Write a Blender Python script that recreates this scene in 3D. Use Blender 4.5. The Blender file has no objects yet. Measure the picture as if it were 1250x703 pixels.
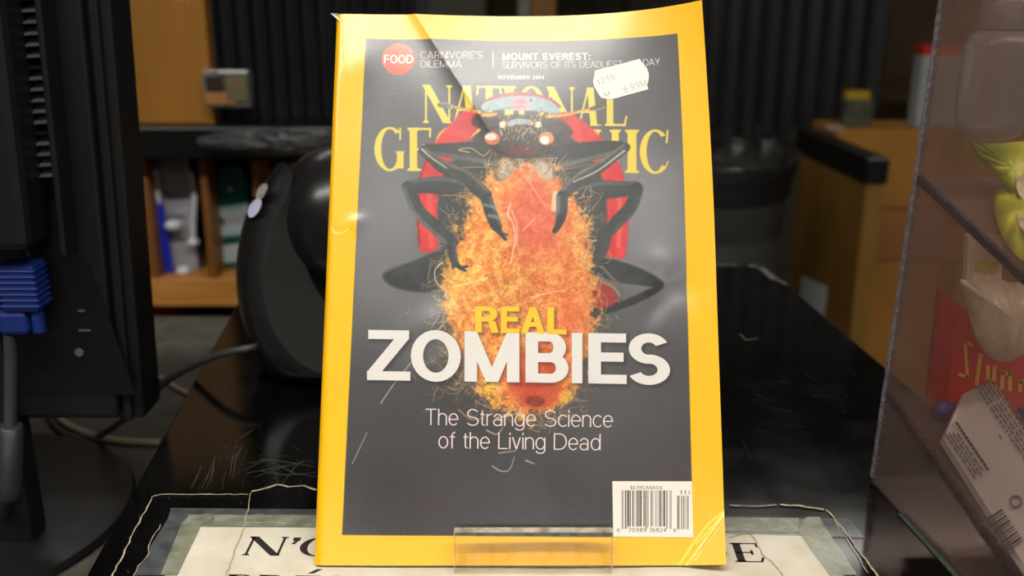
import bpy, math, random
import numpy as np

# ------------------------------------------------------------------ camera
FPX, CX, CY = 1215.0, 625.0, 351.5
PITCH = math.radians(17.4)
HC = 0.241                                   # camera height above the counter platform (z = 0)
CP, SP = math.cos(PITCH), math.sin(PITCH)
sc = bpy.context.scene
cam_d = bpy.data.cameras.new('camera')
cam_d.sensor_width = 36.0
cam_d.lens = 36.0 * FPX / 1250.0
cam_d.clip_start = 0.01
cam_d.dof.use_dof = True
cam_d.dof.focus_distance = 0.445
cam_d.dof.aperture_fstop = 8.5
cam = bpy.data.objects.new('camera', cam_d)
sc.collection.objects.link(cam)
cam.location = (0, 0, HC)
cam.rotation_euler = (math.pi / 2 - PITCH, 0, 0)
sc.camera = cam

# ------------------------------------------------------------------ world, lamps, exposure
sc.view_settings.view_transform = 'Standard'
sc.view_settings.look = 'None'
sc.view_settings.exposure = 0.0
sc.view_settings.gamma = 1.0
sc.view_settings.use_curve_mapping = False
sc.cycles.transparent_max_bounces = 24
wd = bpy.data.worlds.new('dim_room_air')
sc.world = wd
wd.use_nodes = True
wd.node_tree.nodes['Background'].inputs[0].default_value = (0.9, 0.85, 0.8, 1)
wd.node_tree.nodes['Background'].inputs[1].default_value = 0.04
LAMP_POWER = 27.0
# ceiling troffers (x, y, length x, length y, power factor): built as things further down, with their own light
LAMPS = [(0.0, -0.40, 1.2, 0.16, 1.0), (-1.35, -0.40, 1.2, 0.16, 0.8), (1.35, -0.40, 1.2, 0.16, 0.8), (0.0, -3.5, 1.2, 0.3, 0.8),
         (-1.35, -3.5, 1.2, 0.3, 0.8), (1.35, -3.5, 1.2, 0.3, 0.8), (-0.7, 1.9, 1.2, 0.16, 0.22), (1.2, 2.9, 1.2, 0.16, 0.2)]
CEIL = 1.65
FLOOR = -0.95
DESK = -0.10

# ------------------------------------------------------------------ measuring helpers
def ray(px, py):
    a = (px - CX) / FPX; b = (CY - py) / FPX
    return np.array([a, CP + b * SP, -SP + b * CP])
CAM = np.array([0, 0, HC])
def at_z(px, py, z=0.0):
    r = ray(px, py); return CAM + r * ((z - HC) / r[2])
def at_y(px, py, y):
    r = ray(px, py); return CAM + r * (y / r[1])
def at_t(px, py, t):
    return CAM + ray(px, py) * t
def proj(P):
    P = np.asarray(P, float); d = P - CAM
    zc = d[..., 1] * CP - d[..., 2] * SP
    yc = d[..., 1] * SP + d[..., 2] * CP
    return CX + FPX * d[..., 0] / zc, CY - FPX * yc / zc

# ------------------------------------------------------------------ materials
def lin(c):
    out = []
    for v in c[:3]:
        v /= 255.0
        out.append(v / 12.92 if v <= 0.04045 else ((v + 0.055) / 1.055) ** 2.4)
    return out
def mat(name, rgb, rough=0.5, metal=0.0, spec=0.5, var=0.12, scale=40.0, bump=0.0, bscale=None, coat=0.0, crough=0.1,
        attr=None, trans=0.0, alpha=1.0, stretch=None, rgb2=None, ior=1.5, emit=0.0, bdist=0.001, rvar=0.0, detail=4.0, sheen=0.0):
    m = bpy.data.materials.new(name); m.use_nodes = True
    nt = m.node_tree; N = nt.nodes; L = nt.links
    b = N['Principled BSDF']
    b.inputs['Roughness'].default_value = rough
    b.inputs['Metallic'].default_value = metal
    b.inputs['Specular IOR Level'].default_value = spec
    b.inputs['IOR'].default_value = ior
    b.inputs['Coat Weight'].default_value = coat
    b.inputs['Coat Roughness'].default_value = crough
    b.inputs['Transmission Weight'].default_value = trans
    b.inputs['Alpha'].default_value = alpha
    if sheen: b.inputs['Sheen Weight'].default_value = sheen
    tc = N.new('ShaderNodeTexCoord'); mp = N.new('ShaderNodeMapping')
    L.new(tc.outputs['Object'], mp.inputs[0])
    if stretch: mp.inputs['Scale'].default_value = stretch
    nz = N.new('ShaderNodeTexNoise'); nz.inputs['Scale'].default_value = scale; nz.inputs['Detail'].default_value = detail
    L.new(mp.outputs[0], nz.inputs['Vector'])
    c1 = lin(rgb)
    mx = N.new('ShaderNodeMix'); mx.data_type = 'RGBA'
    if attr:
        at = N.new('ShaderNodeAttribute'); at.attribute_name = attr
        mx.blend_type = 'MULTIPLY'; mx.inputs[0].default_value = 1.0
        rp = N.new('ShaderNodeMapRange'); rp.inputs[3].default_value = 1 - var; rp.inputs[4].default_value = 1 + var
        L.new(nz.outputs[0], rp.inputs[0]); L.new(at.outputs['Color'], mx.inputs[6]); L.new(rp.outputs[0], mx.inputs[7])
    else:
        rp = N.new('ShaderNodeMapRange'); rp.inputs[1].default_value = 0.3; rp.inputs[2].default_value = 0.7
        L.new(nz.outputs[0], rp.inputs[0]); L.new(rp.outputs[0], mx.inputs[0])
        if rgb2: ca, cb = c1, lin(rgb2)
        else: ca = [v * (1 - var) for v in c1]; cb = [min(1, v * (1 + var)) for v in c1]
        mx.inputs[6].default_value = (*ca, 1); mx.inputs[7].default_value = (*cb, 1)
    L.new(mx.outputs[2], b.inputs['Base Color'])
    if emit:
        L.new(mx.outputs[2], b.inputs['Emission Color']); b.inputs['Emission Strength'].default_value = emit
    if rvar:
        r2 = N.new('ShaderNodeMapRange'); r2.inputs[1].default_value = 0.35; r2.inputs[2].default_value = 0.65
        r2.inputs[3].default_value = rough; r2.inputs[4].default_value = rough + rvar
        n3 = N.new('ShaderNodeTexNoise'); n3.inputs['Scale'].default_value = scale * 0.5; n3.inputs['Detail'].default_value = 6
        L.new(mp.outputs[0], n3.inputs['Vector']); L.new(n3.outputs[0], r2.inputs[0]); L.new(r2.outputs[0], b.inputs['Roughness'])
    if bump:
        n2 = N.new('ShaderNodeTexNoise'); n2.inputs['Scale'].default_value = bscale or scale; n2.inputs['Detail'].default_value = 3
        L.new(mp.outputs[0], n2.inputs['Vector'])
        bp = N.new('ShaderNodeBump'); bp.inputs['Strength'].default_value = bump; bp.inputs['Distance'].default_value = bdist
        L.new(n2.outputs[0], bp.inputs['Height']); L.new(bp.outputs[0], b.inputs['Normal'])
        L.new(bp.outputs[0], b.inputs['Coat Normal'])
    return m
def clear_mat(name, tint, haze, hazecol, rough=0.06, gloss=0.035, hscale=30.0, hvar=0.5):
    """thin clear plastic: mostly see-through, partly dusty diffuse film, with a fresnel gloss"""
    m = bpy.data.materials.new(name); m.use_nodes = True
    nt = m.node_tree; N = nt.nodes; L = nt.links
    N.remove(N['Principled BSDF']); out = N['Material Output']
    tr = N.new('ShaderNodeBsdfTransparent'); tr.inputs[0].default_value = (*lin(tint), 1)
    df = N.new('ShaderNodeBsdfDiffuse'); df.inputs[0].default_value = (*lin(hazecol), 1)
    gl = N.new('ShaderNodeBsdfGlossy'); gl.inputs['Roughness'].default_value = rough
    tc = N.new('ShaderNodeTexCoord'); nz = N.new('ShaderNodeTexNoise'); nz.inputs['Scale'].default_value = hscale; nz.inputs['Detail'].default_value = 8
    L.new(tc.outputs['Object'], nz.inputs['Vector'])
    mr = N.new('ShaderNodeMapRange'); mr.inputs[1].default_value = 0.3; mr.inputs[2].default_value = 0.7
    mr.inputs[3].default_value = haze * (1 - hvar); mr.inputs[4].default_value = haze * (1 + hvar)
    L.new(nz.outputs[0], mr.inputs[0])
    m1 = N.new('ShaderNodeMixShader'); L.new(mr.outputs[0], m1.inputs[0]); L.new(tr.outputs[0], m1.inputs[1]); L.new(df.outputs[0], m1.inputs[2])
    lw = N.new('ShaderNodeLayerWeight'); lw.inputs[0].default_value = .5
    pw = N.new('ShaderNodeMath'); pw.operation = 'POWER'; pw.inputs[1].default_value = 5; L.new(lw.outputs['Facing'], pw.inputs[0])
    fr = N.new('ShaderNodeMath'); fr.operation = 'MULTIPLY_ADD'; fr.inputs[1].default_value = .7; fr.inputs[2].default_value = gloss; L.new(pw.outputs[0], fr.inputs[0])
    m2 = N.new('ShaderNodeMixShader'); L.new(fr.outputs[0], m2.inputs[0]); L.new(m1.outputs[0], m2.inputs[1]); L.new(gl.outputs[0], m2.inputs[2])
    L.new(m2.outputs[0], out.inputs[0])
    return m
def tile_mat(name, rgb, rgb2, sx, sy):
    m = mat(name, rgb, rough=0.35)
    nt = m.node_tree; N = nt.nodes; L = nt.links
    br = N.new('ShaderNodeTexBrick'); br.offset = 0; br.inputs['Scale'].default_value = 1
    br.inputs['Brick Width'].default_value = sx; br.inputs['Row Height'].default_value = sy; br.inputs['Mortar Size'].default_value = 0.004
    br.inputs['Color1'].default_value = (*lin(rgb), 1); br.inputs['Color2'].default_value = (*[v * .9 for v in lin(rgb)], 1)
    br.inputs['Mortar'].default_value = (*lin(rgb2), 1)
    tc = N.new('ShaderNodeTexCoord'); L.new(tc.outputs['Object'], br.inputs['Vector'])
    L.new(br.outputs[0], N['Principled BSDF'].inputs['Base Color'])
    return m

# ------------------------------------------------------------------ mesh helpers
COL = sc.collection
class MB:
    def __init__(s): s.v = []; s.f = []
    def add(s, vs, fs):
        o = len(s.v); s.v += [tuple(map(float, p)) for p in vs]; s.f += [tuple(i + o for i in f) for f in fs]; return s
    def box(s, a, b):
        x0, y0, z0 = a; x1, y1, z1 = b
        return s.hexa([(x0, y0, z0), (x1, y0, z0), (x1, y1, z0), (x0, y1, z0)], [(x0, y0, z1), (x1, y0, z1), (x1, y1, z1), (x0, y1, z1)])
    def hexa(s, bot, top):
        return s.add(list(bot) + list(top), [(3, 2, 1, 0), (4, 5, 6, 7), (0, 1, 5, 4), (1, 2, 6, 5), (2, 3, 7, 6), (3, 0, 4, 7)])
    def prism(s, poly, off):
        n = len(poly); off = np.asarray(off, float)
        vs = [np.asarray(p, float) for p in poly] + [np.asarray(p, float) + off for p in poly]
        fs = [tuple(range(n))[::-1], tuple(range(n, 2 * n))] + [(i, (i + 1) % n, n + (i + 1) % n, n + i) for i in range(n)]
        return s.add(vs, fs)
    def slab(s, p0, p1, p2, p3, th):
        """a plate with four corners, thickened along its normal by th (towards the normal of p0 p1 p2)"""
        p = [np.asarray(q, float) for q in (p0, p1, p2, p3)]
        n = np.cross(p[1] - p[0], p[2] - p[0]); n = n / np.linalg.norm(n) * th
        return s.hexa(p, [q + n for q in p])
    def tube(s, pts, r, n=10, flat=1.0):
        pts = [np.asarray(p, float) for p in pts]; rs = r if hasattr(r, '__len__') else [r] * len(pts)
        vs = []; up = np.array([0, 0, 1.0]); prev = None
        for i, p in enumerate(pts):
            t = pts[min(i + 1, len(pts) - 1)] - pts[max(i - 1, 0)]; t /= np.linalg.norm(t) + 1e-12
            if prev is None:
                a = np.cross(t, up)
                if np.linalg.norm(a) < 1e-3: a = np.cross(t, [0, 1, 0])
            else: a = prev - t * np.dot(prev, t)
            a /= np.linalg.norm(a); prev = a; b = np.cross(a, t)
            for k in range(n):
                th = 2 * math.pi * k / n
                vs.append(p + rs[i] * (math.cos(th) * a + math.sin(th) * b * flat))
        fs = []
        for i in range(len(pts) - 1):
            for k in range(n):
                a0 = i * n + k; a1 = i * n + (k + 1) % n
                fs.append((a0, a1, a1 + n, a0 + n))
        fs.append(tuple(range(n))[::-1]); fs.append(tuple(range((len(pts) - 1) * n, len(pts) * n)))
        return s.add(vs, fs)
    def lathe(s, c, prof, n=32, ex=(1, 0, 0), ey=(0, 1, 0), ez=(0, 0, 1)):
        c = np.asarray(c, float); ex, ey, ez = [np.asarray(q, float) for q in (ex, ey, ez)]
        vs = [c + r * (math.cos(2 * math.pi * k / n) * ex + math.sin(2 * math.pi * k / n) * ey) + z * ez for r, z in prof for k in range(n)]
        fs = [(i * n + k, i * n + (k + 1) % n, (i + 1) * n + (k + 1) % n, (i + 1) * n + k) for i in range(len(prof) - 1) for k in range(n)]
        if prof[0][0] > 1e-6: fs.append(tuple(range(n))[::-1])
        if prof[-1][0] > 1e-6: fs.append(tuple(range((len(prof) - 1) * n, len(prof) * n)))
        return s.add(vs, fs)
    def grid(s, fn, nu, nv):
        vs = [fn(i / nu, j / nv) for j in range(nv + 1) for i in range(nu + 1)]
        fs = [(j * (nu + 1) + i, j * (nu + 1) + i + 1, (j + 1) * (nu + 1) + i + 1, (j + 1) * (nu + 1) + i) for j in range(nv) for i in range(nu)]
        return s.add(vs, fs)
    def build(s, name, m, parent=None, smooth=False, bevel=0.0, seg=2, sub=0, ang=0.7):
        me = bpy.data.meshes.new(name)
        o = bpy.data.objects.new(name, me)
        v = np.array(s.v, float)
        if parent is not None:
            base = np.array(parent.get('_o', (0, 0, 0)))
            o.parent = parent
            pb = base
            if parent.type == 'MESH': pass
        else:
            base = np.array([(v[:, 0].min() + v[:, 0].max()) / 2, (v[:, 1].min() + v[:, 1].max()) / 2, v[:, 2].min()])
            o.location = base
        o['_o'] = tuple(base)
        me.from_pydata((v - base).tolist(), [], s.f); me.update()
        if m is not None: me.materials.append(m)
        if smooth:
            me.shade_smooth(); me.set_sharp_from_angle(angle=ang)
        if bevel:
            b = o.modifiers.new('bevel', 'BEVEL'); b.width = bevel; b.segments = seg; b.limit_method = 'ANGLE'; b.angle_limit = 0.6
        if sub:
            q = o.modifiers.new('subdivision', 'SUBSURF'); q.levels = sub; q.render_levels = sub
        COL.objects.link(o)
        return o
def tag(o, label=None, cat=None, group=None, kind=None):
    if label: o['label'] = label
    if cat: o['category'] = cat
    if group: o['group'] = group
    if kind: o['kind'] = kind
    return o
def thing(name, label, cat, loc, group=None):
    o = bpy.data.objects.new(name, None); o.empty_display_size = 0.02
    o.location = tuple(map(float, loc)); o['_o'] = tuple(map(float, loc))
    COL.objects.link(o)
    return tag(o, label, cat, group)
def np_mesh(name, V, F, m, parent, smooth=True, colors=None):
    """fast mesh from arrays of vertices (n,3) and quads (m,4)"""
    base = np.array(parent['_o']); me = bpy.data.meshes.new(name); V = V - base
    me.vertices.add(len(V)); me.vertices.foreach_set('co', V.astype(np.float32).ravel())
    me.loops.add(F.size); me.loops.foreach_set('vertex_index', F.astype(np.int32).ravel())
    me.polygons.add(len(F)); me.polygons.foreach_set('loop_start', (np.arange(len(F)) * 4).astype(np.int32))
    me.update(calc_edges=True); me.validate()
    if smooth: me.shade_smooth()
    if colors is not None:
        a = me.color_attributes.new('print', 'FLOAT_COLOR', 'POINT')
        a.data.foreach_set('color', np.concatenate([colors, np.ones((len(V), 1))], 1).astype(np.float32).ravel())
    me.materials.append(m)
    o = bpy.data.objects.new(name, me); o['_o'] = tuple(base); o.parent = parent; COL.objects.link(o)
    return o

# ------------------------------------------------------------------ lettering: every glyph is a list of quads in a box W x 1
def ring(cx, cy, rx, ry, tx, ty, a0, a1, n=14):
    out = []; p = []
    for i in range(n + 1):
        a = math.radians(a0 + (a1 - a0) * i / n); c, s = math.cos(a), math.sin(a)
        p.append(((cx + rx * c, cy + ry * s), (cx + (rx - tx) * c, cy + (ry - ty) * s)))
    for i in range(n): out.append([p[i][0], p[i + 1][0], p[i + 1][1], p[i][1]])
    return out
def rect(x0, y0, x1, y1): return [(x0, y0), (x1, y0), (x1, y1), (x0, y1)]
def dg(x0, y0, x1, y1, hw): return [(x0, y0), (x0 + hw, y0), (x1 + hw, y1), (x1, y1)]
def sans(c, w):
    h = w * 0.88; X = 0.73; x2 = X / 2
    def V(x, a=0, b=1): return [rect(x, a, x + w, b)]
    def Hh(y, a, b): return [rect(a, y, b, y + h)]
    def hw(dx, dy=1.0): return w * math.sqrt(1 + (dx / dy) ** 2)
    if c == 'E': return .62, V(0) + Hh(0, 0, .62) + Hh(1 - h, 0, .61) + Hh(.53 - h / 2, 0, .57)
    if c == 'F': return .58, V(0) + Hh(1 - h, 0, .58) + Hh(.5 - h / 2, 0, .52)
    if c == 'L': return .56, V(0) + Hh(0, 0, .56)
    if c == 'I': return w, V(0)
    if c == 'T': return .66, V(.33 - w / 2) + Hh(1 - h, 0, .66)
    if c == 'N': k = hw(.5); return .72, V(0) + V(.72 - w) + [dg(0, 1, .72 - k, 0, k)]
    if c == 'M': k = hw(.3) * .95; return .9, V(0) + V(.9 - w) + [dg(0, 1, .45 - k / 2, 0, k), dg(.9 - k, 1, .45 - k / 2, 0, k)]
    if c == 'A': k = hw(.37); return .8, [dg(0, 0, .4 - k / 2, 1, k), dg(.8 - k, 0, .4 - k / 2, 1, k), rect(.16, .26, .64, .26 + h)]
    if c == 'V': k = hw(.35); return .74, [dg(0, 1, .37 - k / 2, 0, k), dg(.74 - k, 1, .37 - k / 2, 0, k)]
    if c == 'Y': k = hw(.35, .6); return .74, [dg(0, 1, .37 - k / 2, .4, k), dg(.74 - k, 1, .37 - k / 2, .4, k), rect(.37 - w / 2, 0, .37 + w / 2, .45)]
    if c == 'Z': k = hw(.45); return .68, Hh(0, 0, .68) + Hh(1 - h, .02, .66) + [dg(0, h * .9, .66 - k, 1 - h * .9, k)]
    if c in 'O0':
        W = .84 if c == 'O' else .58
        return W, ring(W / 2, .5, W / 2, .515, w, h, 0, 360, 28)
    if c == 'C': return .76, ring(.41, .5, .41, .515, w, h, 42, 318, 24)
    if c == 'G': return .8, ring(.41, .5, .41, .515, w, h, 45, 325, 24) + V(.8 - w, 0, .5) + Hh(.5 - h, .45, .8)
    if c == 'D': return .76, V(0) + Hh(0, 0, .36) + Hh(1 - h, 0, .36) + ring(.34, .5, .42, .5, w, h, -90, 90, 16)
    if c == 'U': return .72, V(0, .3) + V(.72 - w, .3) + ring(.36, .33, .36, .345, w, h, 180, 360, 16)
    if c == 'P': return .64, V(0) + Hh(1 - h, 0, .36) + Hh(.44, 0, .36) + ring(.35, .72, .29, .28, w, h, -90, 90, 12)
    if c == 'R': return .70, V(0) + Hh(1 - h, 0, .40) + Hh(.42, 0, .40) + ring(.38, .71, .29, .29, w, h, -90, 90, 12) + [dg(.50, 0, .40, .44, w * 1.08), ]
    if c == 'B': return .70, V(0) + Hh(1 - h, 0, .40) + Hh(.5 - h / 2, 0, .42) + Hh(0, 0, .42) + ring(.39, .75 - h / 4, .27, .25 + h / 4, w, h, -90, 90, 12) + ring(.41, .25 + h / 4, .29, .25 + h / 4, w, h, -90, 90, 12)
    if c == 'S':
        ry = (.515 + h / 2) / 2
        return .70, ring(.35, 1.012 - ry, .33, ry, w, h, 25, 270, 18) + ring(.35, -.012 + ry, .35, ry, w, h, 90, -155, 18)
    if c == "'": return w, [rect(0, .7, w, 1)]
    if c == ':': return w, [rect(0, 0, w, w * 1.1), rect(0, .5, w, .5 + w * 1.1)]
    if c == '.': return w, [rect(0, 0, w, w)]
    if c == '-': return .3, [rect(0, .35, .3, .35 + h)]
    if c == '>': return .3, [dg(0, 0, .25, .5, w), dg(0, 1, .25, .5, w)]
    if c == '1': return .3, V(.3 - w) + [dg(0, .75, .3 - w, 1, w * 1.2)]
    if c == '2': return .56, Hh(0, 0, .56) + ring(.28, .71, .28, .3, w, h, 170, -35, 12) + [dg(0, h * .8, .40, .56, w * 1.1)]
    if c == '3': return .56, ring(.28, .74, .27, .27, w, h, 160, -90, 12) + ring(.28, .27, .28, .28, w, h, 90, -160, 12)
    if c == '4': return .58, V(.38, 0, 1) + Hh(.22, 0, .58) + [dg(0, .25, .38, 1, w)]
    if c == '5': return .56, Hh(1 - h, .06, .52) + V(.04, .45, 1) + ring(.27, .32, .29, .33, w, h, 130, -150, 14)
    if c == '6': return .56, ring(.28, .31, .28, .32, w, h, 0, 360, 18) + ring(.40, .5, .40, .51, w, h, 75, 185, 10)
    if c == '7': return .54, Hh(1 - h, 0, .54) + [dg(.12, 0, .54 - w, 1, w)]
    if c == '8': return .56, ring(.28, .75, .25, .26, w, h, 0, 360, 16) + ring(.28, .27, .28, .28, w, h, 0, 360, 16)
    if c == '9': return .56, ring(.28, .69, .28, .32, w, h, 0, 360, 18) + ring(.16, .5, .40, .51, w, h, -105, 5, 10)
    if c == '$': return .56, ring(.28, .72, .26, .26, w, h, 25, 270, 12) + ring(.28, .28, .28, .28, w, h, 90, -155, 12) + [rect(.28 - w / 2, -.1, .28 + w / 2, 1.1)]
    if c == 'a': return .56, ring(.27, X - .25, .25, .262, w, h, 165, 0, 10) + V(.52 - w, 0, X - .25) + ring(.27, .21, .27, .222, w, h, 0, 360, 16)
    if c == 'c': return .52, ring(.3, x2, .3, x2 + .015, w, h, 42, 318, 18)
    if c == 'd': return .58, ring(.29, x2, .29, x2 + .015, w, h, 0, 360, 20) + V(.58 - w)
    if c == 'e': return .57, ring(.29, x2, .29, x2 + .015, w, h, 0, 318, 20) + Hh(x2 - h / 2, .03, .575)
    if c == 'f': return .30, V(.10, 0, .8) + ring(.33, .78, .23, .235, w, h, 180, 95, 8) + Hh(X - h, 0, .30)
    if c == 'g': return .58, ring(.29, x2, .29, x2 + .015, w, h, 0, 360, 20) + V(.58 - w, -.05, X) + ring(.29, -.03, .29, .24, w, h, 0, -160, 12)
    if c == 'h': return .52, V(0) + ring(.26, X - .25, .26, .265, w, h, 0, 170, 10) + V(.52 - w, 0, X - .25)
    if c == 'n': return .52, V(0, 0, X) + ring(.26, X - .25, .26, .265, w, h, 0, 170, 10) + V(.52 - w, 0, X - .25)
    if c == 'i': return w, V(0, 0, X) + [rect(0, .87, w, 1)]
    if c == 'o': return .58, ring(.29, x2, .29, x2 + .015, w, h, 0, 360, 20)
    if c == 'r': return .30, V(0, 0, X) + ring(.28, X - .24, .28, .25, w, h, 170, 85, 8)
    if c == 't': return .28, V(.08, .12, .92) + Hh(X - h, 0, .28) + ring(.26, .16, .18, .16, w, h, 180, 275, 6)
    if c == 'v': k = hw(.25, X); return .52, [dg(0, X, .26 - k / 2, 0, k), dg(.52 - k, X, .26 - k / 2, 0, k)]
    return .32, []
def serif(c, T, t, sh=None):
    e = .055; s = sh or t * .75
    def sf(x0, x1, y, up):
        y2 = y + s if up else y - s; k = .05 if up else -.05
        return [rect(x0 - e, min(y, y2), x1 + e, max(y, y2)), [(x0 - e, y2), (x1 + e, y2), (x1, y2 + k), (x0, y2 + k)]]
    def st(x, w, top=True, bot=True):
        return [rect(x, 0, x + w, 1)] + (sf(x, x + w, 0, True) if bot else []) + (sf(x, x + w, 1, False) if top else [])
    if c == 'N': return .86, st(.10, t, True, True) + [rect(.76, 0, .76 + t, 1)] + sf(.76, .76 + t, 1, False) + [dg(.02, 1, .80 - T * 1.0, 0, T * 1.25)]
    if c == 'M': return 1.0, st(.10, t, True, True) + st(.90 - T, T, True, True) + [dg(.06, 1, .46 - T * .5, 0, T * 1.15), dg(.90 - t, 1, .50, 0, t * 1.1)]
    if c == 'A': return .84, [dg(.10, 0, .39, 1, t * 1.1), dg(.70 - T * 1.1, 0, .39 - T * .05, 1, T * 1.15), rect(.2, .33, .58, .33 + t)] + [rect(.0, 0, .26, s), rect(.50, 0, .84, s), dg(.68 - T, 0, .66 - T, .02, T * 1.2)]
    if c == 'T': return .72, st(.36 - T / 2, T, False, True) + [rect(.02, 1 - t, .70, 1), dg(.0, .76, .03, 1, t), dg(.72 - t, .76, .69 - t, 1, t)]
    if c == 'I': return T + .14, st(.07, T)
    if c in 'OQ': return .84, ring(.42, .5, .42, .515, T, t, 0, 360, 32)
    if c == 'L': return .66, st(.08, T) + [rect(.1, 0, .60, t), dg(.60 - t, 0, .66 - t, .27, t)]
    if c == 'E': return .66, st(.08, T) + [rect(.1, 0, .58, t), rect(.1, 1 - t, .58, 1), rect(.1, .5 - t / 2, .46, .5 + t / 2), dg(.59 - t, 0, .66 - t, .26, t), dg(.60 - t, .78, .61 - t, 1, t), rect(.46 - t, .38, .46, .62)]
    if c == 'F': return .62, st(.08, T) + [rect(.1, 1 - t, .58, 1), rect(.1, .5 - t / 2, .46, .5 + t / 2), dg(.60 - t, .78, .61 - t, 1, t), rect(.46 - t, .38, .46, .62)]
    if c == 'G': return .82, ring(.42, .5, .42, .515, T, t, 50, 320, 28) + [rect(.70 - T / 2, .05, .70 + T / 2, .44), rect(.58, .42, .82, .42 + s), rect(.67, .72, .67 + t, .99)]
    if c == 'C': return .80, ring(.42, .5, .42, .515, T, t, 48, 318, 28) + [dg(.70, .70, .73, 1, t), dg(.68, .14, .745, .28, t * .8)]
    if c == 'R': return .80, st(.08, T) + [rect(.1, 1 - t, .38, 1), rect(.1, .48, .40, .48 + t)] + ring(.38, .74, .27, .26, T, t, -90, 90, 12) + [dg(.62, 0, .36, .5, T), rect(.60, 0, .84, s)]
    if c == 'P': return .68, st(.08, T) + [rect(.1, 1 - t, .38, 1), rect(.1, .44, .38, .44 + t)] + ring(.38, .72, .28, .28, T, t, -90, 90, 12)
    if c == 'B': return .72, st(.08, T) + [rect(.1, 1 - t, .38, 1), rect(.1, .5, .38, .5 + t), rect(.1, 0, .38, t)] + ring(.38, .76, .24, .24, T, t, -90, 90, 12) + ring(.38, .27, .29, .27, T, t, -90, 90, 12)
    if c == 'D': return .82, st(.08, T) + [rect(.1, 1 - t, .36, 1), rect(.1, 0, .36, t)] + ring(.34, .5, .44, .5, T, t, -90, 90, 18)
    if c == 'H': return .86, st(.08, T) + st(.78 - T, T) + [rect(.15, .5, .75, .5 + t)]
    if c == 'U': return .82, [rect(.08, .3, .08 + T, 1), rect(.72, .3, .72 + t, 1)] + sf(.08, .08 + T, 1, False) + sf(.72, .72 + t, 1, False) + ring(.42, .33, .34, .35, T, t, 180, 290, 12) + ring(.42, .33, .34, .35, t, t, 290, 360, 8)
    if c == 'V': return .84, [dg(.04, 1, .36, 0, T * 1.1), dg(.74, 1, .42, 0, t * 1.1), rect(0, 1 - s, .3, 1), rect(.6, 1 - s, .84, 1)]
    if c == 'Z': return .72, [rect(.03, 0, .70, t), rect(.03, 1 - t, .68, 1), dg(.02, 0, .68 - T, 1, T * 1.1), dg(.70 - t, 0, .72 - t, .24, t), dg(.03, .78, .05, 1, t)]
    if c == 'S': return .58, ring(.28, .74, .25, .27, T * .8, t, 30, 270, 16) + ring(.28, .255, .28, .27, T * .8, t, 90, -150, 16) + [rect(.50, .74, .50 + t, .99), rect(.02, .02, .02 + t, .28)]
    if c == 'é': q = serif('E', T, t, sh); return q[0], q[1] + [dg(.28, 1.10, .46, 1.32, T * .9)]
    if c == "'": return .22, [dg(.06, .62, .12, .82, T * .5), rect(.06, .80, .06 + T, .98)]
    return .34, []

def layout(txt, fn, gap):
    """quads for a line of text; returns total width and list of quads"""
    x = 0; out = []
    for i, c in enumerate(txt):
        W, q = fn(c)
        out += [[(px + x, py) for px, py in poly] for poly in q]
        x += W + gap
    return x - gap, out

# ------------------------------------------------------------------ the magazine's cover surface
MW, MH = 0.1750, 0.2520
LEAN = math.radians(28.1)
U_ = np.array([1.0, 0, 0]); V_ = np.array([0.006, math.sin(LEAN), math.cos(LEAN)]); V_ /= np.linalg.norm(V_)
N_ = np.array([0, -math.cos(LEAN), math.sin(LEAN)])
M0 = at_t(384, 690, 0.4236)
def gs(u, v, cu, cv, su, sv, ang=0.0):
    c, s = math.cos(ang), math.sin(ang); a = (u - cu) * c + (v - cv) * s; b = -(u - cu) * s + (v - cv) * c
    return np.exp(-(a / su) ** 2 - (b / sv) ** 2)
def surf(u, v, off=0.0, fold=True):
    u = np.asarray(u, float); v = np.asarray(v, float)
    s = np.clip((u - .095) / .08, 0, 1); t = np.clip((v - .13) / .122, 0, 1)
    curl = .0140 * s ** 2.2 * t ** 2.0
    d = curl - .0026 * np.sin(np.pi * np.clip(u / MW, 0, 1)) * t ** 2
    d = d - .0016 * np.exp(-np.clip(u, 0, None) / .0012)
    d = d + .0012 * np.sin(np.pi * np.clip(u / MW, 0, 1)) ** 2 * (1 - t)
    # handling dents and waves
    d = d + .0008 * gs(u, v, .009, .226, .008, .016, -.2) + .0019 * gs(u, v, .048, .101, .017, .0105, .55)
    d = d - .0013 * gs(u, v, .158, .122, .010, .0085, -.8) + .0010 * gs(u, v, .151, .131, .006, .008, .9) - .0010 * gs(u, v, .148, .112, .005, .009, -.5)
    d = d + .0006 * gs(u, v, .012, .15, .006, .004, .3)
    d = d + .0004 * np.sin(u * 70 + v * 22) * np.sin(v * 31 + 1.0) * np.clip(u / .03, 0, 1)
    # crease running down from the top edge
    q = (u - .044) * .85 + (v - .240) * .52
    d = d + .0012 * np.where(q > 0, np.exp(-np.abs(q) / .016), np.exp(-np.abs(q) / .003)) * np.clip((v - .180) / .04, 0, 1)
    uu = u - .38 * curl; vv = v + 0.0
    if fold:
        nx, ny = .0255 / .0324, -.020 / .0324
        q = (u - .155) * nx + v * ny
        q = np.clip(q, 0, None); a = math.radians(22) * np.clip(q / .004, 0, 1)
        uu = uu - nx * q * (1 - np.cos(a)); vv = vv - ny * q * (1 - np.cos(a)) ; d = d + q * np.sin(a)
        off = off + 0 * q
    P = M0 + uu[..., None] * U_ + vv[..., None] * V_ + (d + off)[..., None] * N_
    return P
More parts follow.
